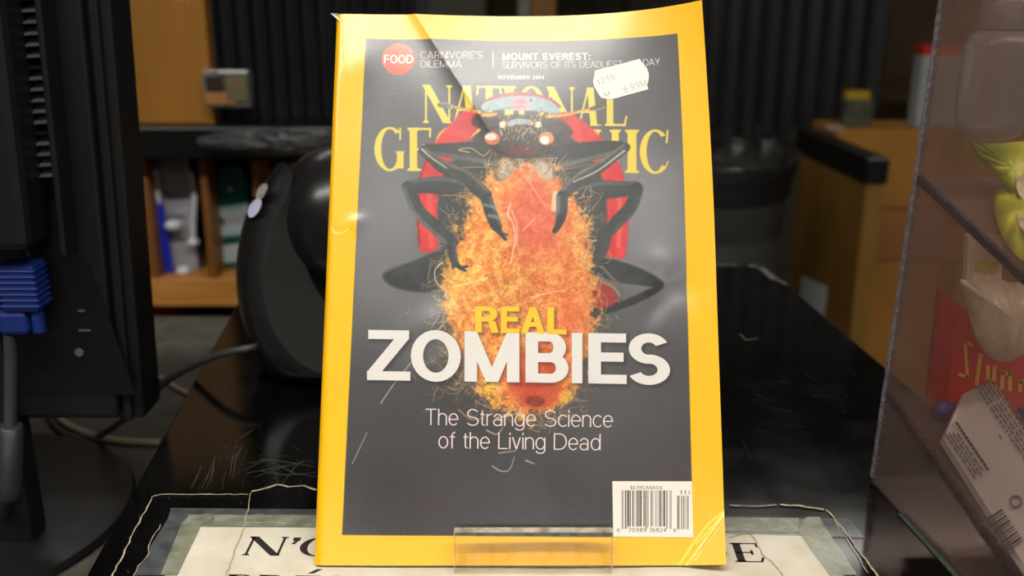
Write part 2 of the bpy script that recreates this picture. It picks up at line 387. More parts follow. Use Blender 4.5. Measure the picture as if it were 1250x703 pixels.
def px2uv(px, py):
    px = np.asarray(px, float); py = np.asarray(py, float)
    u = (px - 384) / 502 * MW; v = (690 - py) / 672 * MH
    for _ in range(12):
        P = surf(u, v); qx, qy = proj(P); zc = (P - CAM) @ np.array([0, CP, -SP])
        u = u + (px - qx) * zc / FPX * .95; v = v - (py - qy) * zc / FPX * .95
    return u, v

# ------------------------------------------------------------------ the printed picture: painted on a grid that follows the cover
S_ = 3500.0                                        # grid cells per metre
GW, GH = int(MW * S_), int(MH * S_)
rng = np.random.default_rng(7); random.seed(5)
def vnoise(cell, seed):
    r = np.random.default_rng(seed); gx = int(GW / cell) + 3; gy = int(GH / cell) + 3
    g = r.random((gy, gx)); x = np.arange(GW) / cell; y = np.arange(GH) / cell
    x0 = x.astype(int); y0 = y.astype(int); fx = x - x0; fy = y - y0
    fx = fx * fx * (3 - 2 * fx); fy = (fy * fy * (3 - 2 * fy))[:, None]
    a = g[y0][:, x0]; b = g[y0][:, x0 + 1]; c = g[y0 + 1][:, x0]; d = g[y0 + 1][:, x0 + 1]
    return (a * (1 - fx) + b * fx) * (1 - fy) + (c * (1 - fx) + d * fx) * fy
def fbm(cell, seed, o=4):
    s = 0; w = 0
    for i in range(o): s = s + vnoise(max(cell / 2 ** i, 1.01), seed + i) / 1.6 ** i; w += 1 / 1.6 ** i
    return s / w
gv, gu = np.meshgrid(np.arange(GH) / (GH - 1) * MH, np.arange(GW) / (GW - 1) * MW, indexing='ij')
PX, PY = proj(surf(gu, gv))
img = np.zeros((GH, GW, 3))
KX, KY = (GW - 1) / MW, (GH - 1) / MH
def tocv(pts):
    p = np.array(pts, float); u, v = px2uv(p[:, 0], p[:, 1]); return np.stack([u * KX, v * KY], 1)
PXS = MW * KX / 480.0                               # canvas cells per photo pixel
def blend(sl, a, col):
    if a.ndim == 2: a = a[..., None]
    img[sl] = img[sl] * (1 - a) + np.asarray(col, float) * a
def bbox(p, pad):
    x0 = max(int(p[:, 0].min() - pad), 0); x1 = min(int(p[:, 0].max() + pad) + 2, GW)
    y0 = max(int(p[:, 1].min() - pad), 0); y1 = min(int(p[:, 1].max() + pad) + 2, GH)
    return x0, x1, y0, y1
def sdf(p, X, Y):
    n = len(p); d = np.full(X.shape, 1e9); ins = np.zeros(X.shape, bool)
    for i in range(n):
        ax, ay = p[i]; bx, by = p[(i + 1) % n]; ex, ey = bx - ax, by - ay
        h = np.clip(((X - ax) * ex + (Y - ay) * ey) / (ex * ex + ey * ey + 1e-9), 0, 1)
        d = np.minimum(d, (X - ax - ex * h) ** 2 + (Y - ay - ey * h) ** 2)
        cnd = ((ay > Y) != (by > Y)); xx = ax + (Y - ay) * ex / (ey if abs(ey) > 1e-9 else 1e-9)
        ins ^= cnd & (X < xx)
    d = np.sqrt(d); return np.where(ins, d, -d)
def poly(pts, col, soft=1.0, al=1.0, cv=False, tex=None):
    p = np.array(pts, float) if cv else tocv(pts)
    x0, x1, y0, y1 = bbox(p, soft * 2 + 1)
    if x1 <= x0 or y1 <= y0: return
    X, Y = np.meshgrid(np.arange(x0, x1), np.arange(y0, y1))
    s = sdf(p, X, Y); a = np.clip(.5 + s / (2 * soft), 0, 1); a = a * a * (3 - 2 * a) * al
    c = np.asarray(col, float)
    if tex is not None: c = c + (tex[y0:y1, x0:x1, None] - .5) * 2 * np.asarray(tex_amp)
    blend((slice(y0, y1), slice(x0, x1)), a, c)
tex_amp = (25, 25, 25)
def smoothpoly(pts, k=3):
    p = np.array(pts, float)
    for _ in range(k):
        q = np.roll(p, -1, 0); p = np.stack([p * .75 + q * .25, p * .25 + q * .75], 1).reshape(-1, 2)
    return p
def blob(pts, col, soft=1.0, al=1.0, tex=None, k=2): poly(smoothpoly(pts, k), col, soft, al, False, tex)
def ell(cx, cy, rx, ry, col, soft=1.5, al=1.0, ang=0, tex=None):
    a = np.linspace(0, 2 * np.pi, 24, endpoint=False); c, s = math.cos(ang), math.sin(ang)
    poly(np.stack([cx + rx * np.cos(a) * c - ry * np.sin(a) * s, cy + rx * np.cos(a) * s + ry * np.sin(a) * c], 1), col, soft, al, False, tex)
def stroke(pts, r0, r1, col, soft=.8, al=1.0, cv=False, col2=None, tex=None):
    p = np.array(pts, float) if cv else tocv(pts); n = len(p) - 1
    R = np.linspace(r0, r1, n + 1) * PXS if not hasattr(r0, '__len__') else np.array(r0) * PXS
    x0, x1, y0, y1 = bbox(p, R.max() + soft + 1)
    if x1 <= x0 or y1 <= y0: return
    X, Y = np.meshgrid(np.arange(x0, x1), np.arange(y0, y1)); best = np.full(X.shape, -1e9)
    for i in range(n):
        ax, ay = p[i]; ex, ey = p[i + 1] - p[i]
        h = np.clip(((X - ax) * ex + (Y - ay) * ey) / (ex * ex + ey * ey + 1e-9), 0, 1)
        best = np.maximum(best, R[i] + (R[i + 1] - R[i]) * h - np.hypot(X - ax - ex * h, Y - ay - ey * h))
    a = np.clip(.5 + best / (2 * soft), 0, 1) * al
    c = np.asarray(col, float)
    if tex is not None: c = c + (tex[y0:y1, x0:x1, None] - .5) * 2 * np.asarray(tex_amp)
    blend((slice(y0, y1), slice(x0, x1)), a, c)
def arcpts(pts, n=6):
    """Catmull-Rom through the points"""
    p = np.array(pts, float); q = np.vstack([2 * p[0] - p[1], p, 2 * p[-1] - p[-2]]); out = []
    for i in range(1, len(q) - 2):
        for t in np.linspace(0, 1, n, endpoint=False):
            a, b, c, d = q[i - 1], q[i], q[i + 1], q[i + 2]
            out.append(.5 * (2 * b + (c - a) * t + (2 * a - 5 * b + 4 * c - d) * t * t + (3 * b - a - 3 * c + d) * t ** 3))
    out.append(p[-1]); return np.array(out)

def hair(x, y, L, ang, curl, r, col, al=.8):
    p = [(x, y)]
    for i in range(8):
        ang += curl + random.uniform(-.25, .25); p.append((p[-1][0] + L / 8 * math.cos(ang), p[-1][1] + L / 8 * math.sin(ang)))
    stroke(p, r, r * .6, col, .65, al)

n1, n2, n3, n4 = fbm(60, 1), fbm(14, 11), fbm(5, 21), fbm(120, 31, 3)
fine = fbm(2.4, 77, 2); med = fbm(28, 91)
# grey backdrop of the picture, lifted to carry some of the gloss haze
def g2(cx, cy, sx, sy): return np.exp(-((PX - cx) / sx) ** 2 - ((PY - cy) / sy) ** 2)
lum = 58 + 62 * g2(470, 275, 120, 150) + 68 * g2(800, 265, 110, 130) + 14 * g2(640, 90, 300, 90) + 12 * g2(640, 60, 300, 60) + 16 * g2(740, 500, 110, 80) - 16 * g2(630, 700, 400, 140)
lum = lum + (n4 - .5) * 18 + (fine - .5) * 4
purp = g2(530, 620, 90, 60) * .8 + g2(830, 620, 60, 70) * .8 + g2(800, 480, 30, 80) * .4
img[..., 0] = lum * (1.0 + .03 * purp) + 3 * purp; img[..., 1] = lum * (1.0 - .10 * purp); img[..., 2] = lum * 1.03
# masthead
YEL = (226, 202, 78)
def mast(word, boxes, yb, yt, x0b, x1b, T, t, tf=(0, 0)):
    cov = np.zeros((GH, GW))
    for c, (a, b) in zip(word, boxes):
        W, q = serif(c, T * W_of(c, a, b), t, .03)
        for pl in q:
            pts = []
            for gx, gy in pl:
                x = a + (b - a) * gx / W; k = (x - x0b) / (x1b - x0b)
                bl = yb[0] + (yb[1] - yb[0]) * k; tp = yt[0] + (yt[1] - yt[0]) * k
                pts.append((x, bl + (tp - bl) * gy))
            p = tocv(pts); x0, x1, y0, y1 = bbox(p, 3); Xq, Yq = np.meshgrid(np.arange(x0, x1), np.arange(y0, y1))
            cov[y0:y1, x0:x1] += np.clip(.5 + sdf(p, Xq, Yq) / 1.6, 0, 1)
    blend((slice(None), slice(None)), np.clip(cov, 0, 1), YEL)
def W_of(c, a, b):
    return 1.0
NB = [(514.5, 551.5), (549, 585), (581, 613), (612, 631), (632, 665), (666, 701), (702, 734), (737, 766)]
GB = [(457, 494), (496, 529), (530, 568), (571, 608), (610, 648), (646, 682), (684, 716), (719, 759), (762, 781), (781, 817)]
mast('NATIONAL', NB, (150, 154), (103.5, 107.5), 515, 766, .185, .055)
mast('GEOGRAPHIC', GB, (208, 211.5), (155.5, 159), 457, 817, .185, .05)

# the beetle: red wing cases
RED, RED2 = (206, 48, 48), (150, 22, 28)
tex_amp = (26, 12, 12)
for pts in ([(511, 300), (509, 250), (513, 212), (524, 182), (541, 160), (553, 148), (562, 137), (580, 130), (592, 150), (560, 180), (538, 215), (534, 260), (535, 305), (530, 312), (514, 308)],
            [(765, 308), (768, 262), (763, 218), (752, 188), (732, 166), (716, 150), (698, 138), (684, 136), (676, 150), (712, 176), (733, 212), (740, 260), (738, 310), (745, 318), (760, 318)]):
    blob(pts, RED, 3.0, 1, n2)
tex_amp = (14, 14, 14)
blob([(583, 135), (600, 150), (600, 190), (560, 185), (578, 165), (590, 158), (572, 152)], (48, 40, 40), 2.5, .9)
blob([(680, 140), (668, 160), (672, 190), (715, 182), (695, 168), (702, 160)], (48, 40, 40), 2.5, .9)
stroke(arcpts([(512, 300), (510, 255), (514, 215), (526, 184)]), 1.5, 1.2, (120, 24, 26), 1.8, .7)
stroke(arcpts([(524, 230), (525, 260), (526, 300)]), 3.2, 3, (232, 92, 84), 2.5, .55)
stroke(arcpts([(755, 232), (757, 262), (755, 300)]), 3.0, 3, (230, 110, 95), 2.5, .6)
stroke(arcpts([(548, 163), (560, 162), (574, 170)]), 4, 4, (226, 60, 58), 3, .5)
stroke(arcpts([(700, 168), (715, 172), (725, 178)]), 4, 4, (226, 66, 62), 3, .5)
# dark underside
DK = (56, 62, 61)
blob([(540, 310), (533, 262), (536, 222), (556, 192), (590, 172), (640, 165), (690, 172), (722, 190), (738, 222), (742, 262), (738, 320), (728, 350), (700, 300), (570, 300), (548, 352), (536, 330)], DK, 3.0, 1, n2)
# hind legs
for side in (0, 1):
    if side == 0:
        blob([(464, 335), (476, 326), (505, 318), (534, 304), (546, 312), (544, 345), (530, 357), (500, 356), (474, 349)], (50, 55, 56), 2.6, 1, n2)
        stroke(arcpts([(466, 333), (490, 322), (532, 306)]), 2, 1.5, (112, 116, 112), 2.4, .7)
        blob([(470, 340), (500, 345), (530, 352), (520, 357), (490, 354)], (34, 38, 40), 2.5, .7)
    else:
        blob([(728, 312), (750, 316), (790, 330), (812, 344), (808, 352), (790, 349), (760, 346), (730, 338)], (44, 49, 50), 2.4, 1, n2)
        stroke(arcpts([(738, 313), (775, 322), (810, 340)]), 1.5, 2, (118, 120, 116), 2.4, .6)
        blob([(808, 345), (812, 352), (780, 370), (740, 384), (720, 388), (724, 374), (760, 368)], (40, 44, 46), 2.2, 1, n2)
        blob([(716, 345), (735, 342), (757, 362), (748, 374), (722, 378)], (150, 44, 36), 2, .95, n2)
        stroke(arcpts([(735, 326), (748, 340), (759, 352), (761, 366)]), 2.4, 1.6, (96, 90, 84), 1, .9)
        stroke(arcpts([(736, 344), (748, 350), (756, 360)]), 1.2, 1, (205, 150, 60), 1, .6)
# middle legs
def limb(pts, r, col=(46, 52, 53), hi=(120, 128, 124), soft=1.3, side=-1, hw=.30, ha=.5):
    P = arcpts(pts, 6); R = np.interp(np.linspace(0, 1, len(P)), np.linspace(0, 1, len(r)), r)
    stroke(P, R, None, col, soft, 1, tex=n2)
    d = np.gradient(P, axis=0); nrm = np.stack([d[:, 1], -d[:, 0]], 1); nrm /= np.linalg.norm(nrm, axis=1)[:, None] + 1e-9
    q = min(1.0, R.mean() / 5)
    stroke(P, R * .75, None, [c + 12 for c in col], 3.5 * q, .6, tex=fine * .5 + n3 * .5)
    stroke(P + nrm * (R * .70)[:, None] * side, R * hw * .7, None, hi, 3.0 * q, ha, tex=n3)
limb([(590, 238), (560, 230), (530, 226), (500, 228)], [13, 13, 11, 8.5], side=-1)
limb([(706, 238), (735, 232), (760, 231), (775, 229)], [11, 12, 10, 8], side=1, hi=(118, 122, 120), soft=2)
limb([(632, 196), (600, 188), (560, 184), (521, 182)], [19, 16, 11, 6.5], col=(44, 46, 44), hi=(134, 140, 132), side=1, hw=.35)
limb([(645, 198), (690, 190), (735, 182), (758, 178)], [18, 16, 11, 6], col=(46, 50, 50), hi=(140, 144, 138), side=-1, hw=.32)
# cocoon
coc = [(606, 205), (618, 190), (640, 186), (664, 192), (684, 214), (700, 238), (716, 262), (723, 300), (727, 340), (728, 380), (722, 415), (715, 450), (700, 480), (680, 500), (655, 508), (625, 506), (602, 494), (582, 470), (566, 445), (552, 415), (540, 380), (541, 345), (548, 312), (560, 278), (572, 246), (586, 222)]
P = tocv(smoothpoly(coc, 2)); X, Y = np.meshgrid(np.arange(GW), np.arange(GH))
x0, x1, y0, y1 = bbox(P, 20); sl = (slice(y0, y1), slice(x0, x1)); s = sdf(P, X[sl], Y[sl])
a = np.clip(.5 + (s + (n2[sl] - .5) * 40 + (n3[sl] - .5) * 16) / 9, 0, 1)
k = n2[sl] * .55 + n3[sl] * .45
# colour: golden lower and left, red-orange in the middle
rd = np.clip(1.25 * np.exp(-((PX[sl] - 652) / 40) ** 2 - ((PY[sl] - 262) / 58) ** 2) + .9 * np.exp(-((PX[sl] - 650) / 30) ** 2 - ((PY[sl] - 478) / 26) ** 2) + .55 * np.exp(-((PX[sl] - 696) / 30) ** 2 - ((PY[sl] - 400) / 100) ** 2) + .30 * np.exp(-((PX[sl] - 640) / 80) ** 2 - ((PY[sl] - 400) / 50) ** 2), 0, 1)[..., None]
kk = np.clip((k - .36) / .30, 0, 1)[..., None]; k2 = np.clip((n1[sl] - .3) / .4, 0, 1)[..., None]
gold = np.array((220, 120, 50)) * (1 - kk) + np.array((255, 206, 96)) * kk
gold = gold * (.92 + .14 * k2)
kr = .5 + (kk - .5) * .45
redc = np.array((206, 82, 50)) * (1 - kr) + np.array((236, 126, 84)) * kr
cc = gold * (1 - rd) + redc * rd
edge = np.clip(1 - s / 16, 0, 1)[..., None]; cc = cc * (1 - .35 * edge) + np.array((150, 96, 50)) * .35 * edge
cc = cc + (fine[sl][..., None] - .5) * 60 * (1 - .6 * rd)
blend(sl, a * .97, cc)
tex_amp = (30, 26, 20)
# cracks and small cells over the cocoon
for i in range(420):
    x = random.gauss(632, 44); y = random.uniform(250, 500)
    if 620 < x < 680 and y < 330: continue
    r = random.uniform(2, 5); a0 = random.uniform(0, 6.3); th = np.linspace(a0, a0 + random.uniform(2, 5), 7)
    cl = random.choice([(150, 52, 14), (255, 206, 90), (196, 76, 20), (120, 50, 22)])
    stroke(np.stack([x + r * np.cos(th), y + r * .8 * np.sin(th)], 1), .45, .35, cl, .7, .45)
blob([(640, 486), (655, 482), (668, 488), (660, 497), (645, 496)], (52, 24, 16), 3, .85)
blob([(622, 440), (640, 470), (668, 476), (684, 446), (660, 462), (640, 456)], (170, 40, 26), 4, .5)
for x, y, r in ((595, 476, 9), (603, 488, 7), (690, 484, 10), (684, 466, 8), (560, 352, 7)): ell(x, y, r, r * .8, (252, 190, 50), 4, .6)
for i in range(260):                                # fine fibres across the wool
    x = random.gauss(628, 46); y = random.uniform(240, 500)
    if abs(x - 652) < 36 and y < 325: continue
    hair(x, y, random.uniform(5, 16), random.gauss(1.57, .8), random.gauss(0, .2), random.uniform(.25, .45), random.choice([(255, 220, 130), (250, 190, 80), (200, 96, 34), (255, 232, 170)]), random.uniform(.3, .6))
for i in range(90):                                 # blotches in the smooth red part
    x, y = random.gauss(652, 20), random.gauss(262, 34); ell(x, y, random.uniform(1.5, 5), random.uniform(1.5, 4), random.choice([(196, 58, 36), (240, 140, 96), (228, 100, 60)]), 2.5, .3)
blob([(618, 430), (640, 422), (676, 428), (694, 452), (680, 492), (655, 502), (628, 490), (616, 462)], (176, 50, 26), 8, .55, n2)
for i in range(26):
    x = random.uniform(586, 618); y = random.uniform(468, 498); stroke([(x, y), (x + random.uniform(-8, 8), y + random.uniform(-8, 8))], .6, .4, (84, 52, 24), .6, .7)
# woolly cone above the cocoon
blob([(600, 212), (614, 196), (634, 184), (652, 184), (668, 194), (682, 212), (672, 222), (660, 208), (646, 198), (634, 202), (618, 218), (606, 224)], (122, 98, 72), 3, .95, n3)
ell(617, 208, 8, 12, (176, 166, 148), 3, .75, .7, n3); ell(664, 208, 8, 14, (190, 180, 164), 3, .8, -.7, n3)
ell(637, 190, 12, 6, (66, 44, 34), 3, .7)
# hair
HC1 = [(222, 180, 112), (205, 150, 74), (236, 208, 150), (180, 120, 60), (235, 170, 70), (150, 110, 70)]
for i in range(760):
    j = random.randrange(len(coc)); p0 = coc[j]; p1 = coc[(j + 1) % len(coc)]; t = random.random()
    x = p0[0] + (p1[0] - p0[0]) * t + random.gauss(0, 8); y = p0[1] + (p1[1] - p0[1]) * t + random.gauss(0, 8)
    out = math.atan2(y - 350, x - 637)
    hair(x, y, random.choice([5, 8, 11, 22]) * random.uniform(.7, 1.2), out + random.gauss(0, 1.2), random.gauss(0, .16), random.uniform(.25, .5), random.choice(HC1), random.uniform(.3, .8))
for i in range(70):
    x = random.uniform(528, 585); y = random.uniform(395, 478); hair(x, y, random.uniform(10, 30), random.uniform(0, 6.3), random.uniform(-.6, .6), .5, random.choice([(198, 170, 120), (150, 120, 80), (170, 140, 90)]), .6)
for i in range(60):
    x = random.uniform(605, 676); y = random.uniform(184, 215); hair(x, y, random.uniform(6, 16), random.uniform(0, 6.3), random.uniform(-.3, .3), .5, random.choice([(226, 212, 180), (190, 160, 110), (90, 66, 46)]), .8)
for i in range(24):
    x = random.uniform(690, 720); y = random.uniform(225, 330); hair(x, y, random.uniform(12, 26), random.uniform(-.6, 1.2), random.uniform(-.3, .3), .5, random.choice([(226, 190, 130), (200, 160, 100)]), .8)
for p, c in (([(573, 186), (560, 183), (575, 181), (590, 190), (600, 182), (606, 188)], (214, 180, 120)), ([(540, 238), (580, 240), (600, 243)], (190, 110, 50)), ([(560, 205), (590, 204), (612, 207)], (180, 130, 80)),
             ([(680, 207), (700, 205), (722, 200)], (170, 104, 70)), ([(680, 244), (710, 247), (735, 240)], (150, 80, 60)), ([(540, 320), (531, 330), (533, 345), (545, 355), (542, 362)], (232, 214, 180)),
             ([(553, 350), (575, 345), (592, 340)], (240, 220, 180)), ([(606, 510), (620, 508), (632, 504)], (214, 196, 160)), ([(601, 569), (612, 575), (622, 573), (628, 558)], (200, 180, 150)), ([(609, 553), (630, 550)], (190, 170, 140)),
             ([(594, 525), (606, 530), (614, 522)], (210, 190, 160)), ([(560, 500), (575, 512), (590, 510)], (170, 150, 120)), ([(642, 562), (652, 566)], (214, 208, 196))):
    stroke(arcpts(p), .8, .5, c, .7, .8)
limb([(497, 228), (512, 258), (535, 280), (552, 296)], [7, 8, 8.5, 7], side=-1, hi=(150, 158, 150))
limb([(551, 296), (553, 312), (556, 322)], [5, 5, 4.5], hi=(110, 130, 140), side=1)
stroke([(556, 322), (563, 327), (570, 325)], 3, 1.6, (48, 54, 58)); stroke([(560, 326), (569, 331)], 2.4, 1.2, (44, 50, 54)); stroke([(553, 322), (553, 328)], 2.4, 1.2, (60, 64, 66))
limb([(778, 230), (770, 252), (752, 272), (735, 292)], [7, 8, 8, 6], side=1, soft=2, hi=(80, 86, 86))
limb([(738, 288), (735, 305), (728, 318)], [8, 7, 5], side=1, soft=2, hi=(70, 76, 76))
# front legs
limb([(516, 184), (540, 203), (568, 216), (592, 238)], [5, 8, 9, 8.5], col=(48, 52, 50), hi=(166, 170, 152), side=1, hw=.22)
stroke(arcpts([(515, 182), (526, 192), (545, 205)]), 1.2, .8, (205, 205, 190), .8, .8)
limb([(594, 243), (600, 262), (606, 276)], [7, 7.5, 6.5], col=(40, 46, 50), hi=(126, 140, 146), side=1)
stroke([(592, 250), (607, 254)], 2.2, 2, (140, 154, 158), 1, .6); stroke([(597, 263), (610, 266)], 2.2, 2, (140, 154, 158), 1, .6)
stroke(arcpts([(603, 274), (610, 283), (617, 292)]), 5, 2, (44, 50, 54)); stroke([(610, 284), (620, 287)], 2, 1, (50, 56, 60))
limb([(764, 180), (735, 202), (708, 218), (688, 238)], [5.5, 7, 8, 7], col=(54, 58, 56), hi=(176, 178, 166), side=-1, hw=.24)
stroke(arcpts([(762, 184), (730, 208), (700, 222)]), 1.3, .8, (196, 196, 182), .9, .8)
stroke([(678, 236), (676, 255)], 3.5, 3.5, (232, 200, 150), 1.4, .9)
limb([(686, 240), (686, 256), (684, 266)], [7, 7, 6], col=(44, 50, 54), hi=(166, 176, 180), side=-1, hw=.4)
stroke(arcpts([(685, 266), (681, 276), (677, 282)]), 5.5, 3, (38, 42, 46))
# head
blob([(592, 140), (684, 140), (690, 165), (672, 194), (606, 194), (588, 165)], (56, 50, 48), 4, 1, n3)
blob([(622, 178), (652, 178), (660, 190), (636, 188), (616, 192)], (120, 38, 36), 3, .6)
blob([(588, 126), (598, 118), (618, 113), (640, 112), (664, 116), (680, 124), (688, 134), (660, 122), (636, 118), (606, 122)], (160, 50, 38), 1.2, 1)
blob([(586, 132), (590, 125), (606, 120), (634, 116), (662, 119), (678, 126), (686, 136), (680, 139), (662, 136), (648, 135), (626, 135), (608, 134), (592, 137)], (146, 166, 172), 1.2, 1, n3)
blob([(626, 119), (646, 118), (650, 135), (622, 135)], (224, 150, 160), 2.5, .95, n3)
ell(636, 124, 6, 3, (214, 96, 118), 2, .7); ell(648, 122.6, 1.8, 1.6, (40, 60, 70), .8, .9)
stroke(arcpts([(608, 134), (622, 131), (640, 130)]), .8, .8, (70, 60, 60), 1, .5)
stroke(arcpts([(662, 136), (655, 139), (650, 137)]), 1, 1, (50, 50, 50), 1, .7)
blob([(586, 136), (600, 137), (612, 140), (608, 152), (592, 148)], (40, 36, 36), 2, .8)
ell(636, 151, 18, 7, (50, 40, 38), 2, 1)
blob([(618, 153), (621, 147), (634, 144), (648, 146), (653, 153), (644, 152), (634, 151), (624, 155)], (150, 166, 170), 1.2, 1, n3)
for i in range(150):
    x = random.gauss(636, 15); y = random.gauss(160, 8); stroke([(x, y), (x + random.uniform(-3, 3), y + random.uniform(-4, 4))], .5, .4, random.choice([(190, 150, 110), (30, 24, 24), (120, 84, 60), (226, 196, 150)]), .6, .7)
ell(613.5, 152, 4, 4.2, (232, 208, 176), 1.2, 1); ell(657, 152, 3.6, 4, (232, 208, 176), 1.2, 1)
for i in range(36):
    x = random.choice([random.uniform(610, 622), random.uniform(648, 662)]); y = random.uniform(138, 162); stroke([(x, y), (x + random.uniform(-2, 2), y + random.uniform(2, 6))], .5, .4, (214, 176, 130), .6, .7)
ell(601, 169, 9.5, 8, (206, 120, 84), 1.8, 1, .1, n3); ell(599, 167, 7, 4.2, (240, 226, 208), 1.6, .95)
ell(667, 169, 9.5, 8, (206, 128, 90), 1.8, 1, -.2, n3); ell(665, 171, 5.5, 5, (244, 236, 222), 1.6, .95)
# antennae
limb([(586, 137), (570, 134), (556, 131), (545, 129)], [2.2, 1.6, 1.5, 1.8], col=(206, 140, 50), hi=(244, 190, 90), soft=.9)
limb([(552, 130.5), (544, 128.5), (537, 128)], [2.5, 4, 3.2], col=(96, 98, 96), hi=(190, 190, 180), soft=.9)
limb([(590, 140), (600, 140), (606, 139)], [2.5, 2.2, 1.5], col=(222, 150, 50), hi=(250, 200, 90), soft=.9)
limb([(668, 142), (690, 140), (708, 136), (724, 133)], [2.4, 1.8, 1.6, 1.6], col=(210, 144, 50), hi=(246, 196, 90), soft=.9)
limb([(722, 133), (731, 131), (738, 129)], [2.4, 3.8, 2.8], col=(92, 76, 58), hi=(200, 200, 192), soft=.9)
for i in range(40):
    t = random.random(); x, y = (545 + 40 * t, 129 + 9 * t) if i % 2 else (668 + 56 * t, 142 - 9 * t)
    ell(x, y + random.uniform(-1.5, 1.5), 1, .9, random.choice([(120, 70, 30), (255, 220, 120)]), .6, .6)
# scuffs worn into the print
for p, r in (([(623, 248), (620, 262), (626, 272), (629, 290), (626, 308), (623, 322)], 1.0), ([(625, 258), (631, 276), (631, 300)], .7), ([(653, 266), (638, 282)], .6), ([(465, 492), (480, 470), (500, 445), (530, 408), (548, 388)], .55),
             ([(640, 214), (655, 236), (666, 252)], .5), ([(430, 566), (440, 545), (448, 528)], .4), ([(648, 363), (672, 357), (690, 354)], .7)):
    stroke(arcpts(p), r, r * .7, (238, 214, 200), .8, .75)
# drop shadows of the headline
def headline_polys(word, boxes, yb, yt, x0b, x1b, w):
    out = []
    for c, (a, b) in zip(word, boxes):
        W, q = sans(c, w)
        for pl in q:
            pts = []
            for gx, gy in pl:
                x = a + (b - a) * gx / W; k = (x - x0b) / (x1b - x0b)
                bl = yb[0] + (yb[1] - yb[0]) * k; tp = yt[0] + (yt[1] - yt[0]) * k
                pts.append((x, bl + (tp - bl) * gy))
            out.append(pts)
    return out
ZB = [(448, 501), (501.5, 562.5), (567, 634), (641.5, 694), (698, 711), (718, 765), (766, 818)]
ZP = headline_polys('ZOMBIES', ZB, (463.8, 469.5), (402.5, 408.0), 448, 818, .205)
RB = [(580, 608), (611.5, 634), (636, 665), (668, 691.5)]
RP = headline_polys('REAL', RB, (405.6, 408.4), (373.8, 375.2), 580, 692, .20)
sh = np.zeros((GH, GW))
for pl in ZP + RP:
    p = tocv([(x + 2.2, y + 2.6) for x, y in pl]); x0, x1, y0, y1 = bbox(p, 8); X, Y = np.meshgrid(np.arange(x0, x1), np.arange(y0, y1))
    sh[y0:y1, x0:x1] = np.maximum(sh[y0:y1, x0:x1], np.clip(.5 + sdf(p, X, Y) / 9, 0, 1))
img *= (1 - .42 * sh)[..., None]
# yellow frame
YF = (255, 190, 0)
inner = tocv([(417.5, 653), (846, 656), (827, 41), (446.5, 47)])
X, Y = np.meshgrid(np.arange(GW), np.arange(GH)); s = sdf(inner, X, Y)
a = np.clip(.5 - s / 1.6, 0, 1)
blend((slice(None), slice(None)), a, np.array(YF) + (fine[..., None] - .5) * 4)
# crease wear on the corner; a nick on the spine side, its highlight painted in
stroke([(888, 621), (866, 638), (847, 662), (829, 690)], 1.6, 1.6, (255, 226, 112), 1.4, .85)
stroke([(888, 625), (868, 644), (850, 664)], .8, .8, (255, 236, 150), 1.0, .8)
stroke(arcpts([(404, 278), (409, 284), (418, 284), (425, 279)]), 1.0, .6, (255, 240, 180), 1, .8)
stroke([(398, 268), (402, 274), (399, 280)], 1.2, 1, (255, 232, 160), 1, .8)
img = np.clip(img, 0, 255) / 255.0
imlin = np.where(img <= .04045, img / 12.92, ((img + .055) / 1.055) ** 2.4)

# ------------------------------------------------------------------ magazine
MLOC = M0 + U_ * MW / 2
def gloss(name, rgb, **k):
    return mat(name, rgb, rough=.42, spec=.45, coat=.55, crough=COATR, bump=.10, bscale=900, bdist=.0004, var=.0, **k)
COATR = .16
m_cover = mat('printed_cover_paper', (200, 200, 200), rough=.42, spec=.45, coat=.6, crough=COATR, bump=.12, bscale=1500, bdist=.0004, var=.03, scale=2500, attr='print')
m_white = gloss('white_ink', (226, 222, 216)); m_yellow = gloss('yellow_ink', (246, 196, 40)); m_pink = gloss('pale_pink_ink', (232, 214, 210))
m_coral = gloss('coral_ink', (250, 96, 70)); m_black = gloss('black_ink', (62, 56, 58)); m_grey = gloss('grey_ink', (150, 148, 138)); m_spine = gloss('yellow_spine_paper', YF)
m_barwhite = gloss('barcode_white_ink', (238, 232, 220))
m_page = mat('page_paper', (226, 222, 210), rough=.7, var=.1, scale=300, stretch=(1, 1, 20))
mag = thing('magazine', 'yellow bordered magazine with an orange insect picture standing upright on the black platform', 'magazine', MLOC)
idx = (np.arange(GH - 1)[:, None] * GW + np.arange(GW - 1)[None]).ravel()
F = np.stack([idx, idx + 1, idx + GW + 1, idx + GW], 1)
np_mesh('front_cover', surf(gu, gv).reshape(-1, 3), F, m_cover, mag, True, imlin.reshape(-1, 3))
b = MB()
nu, nv = 40, 50
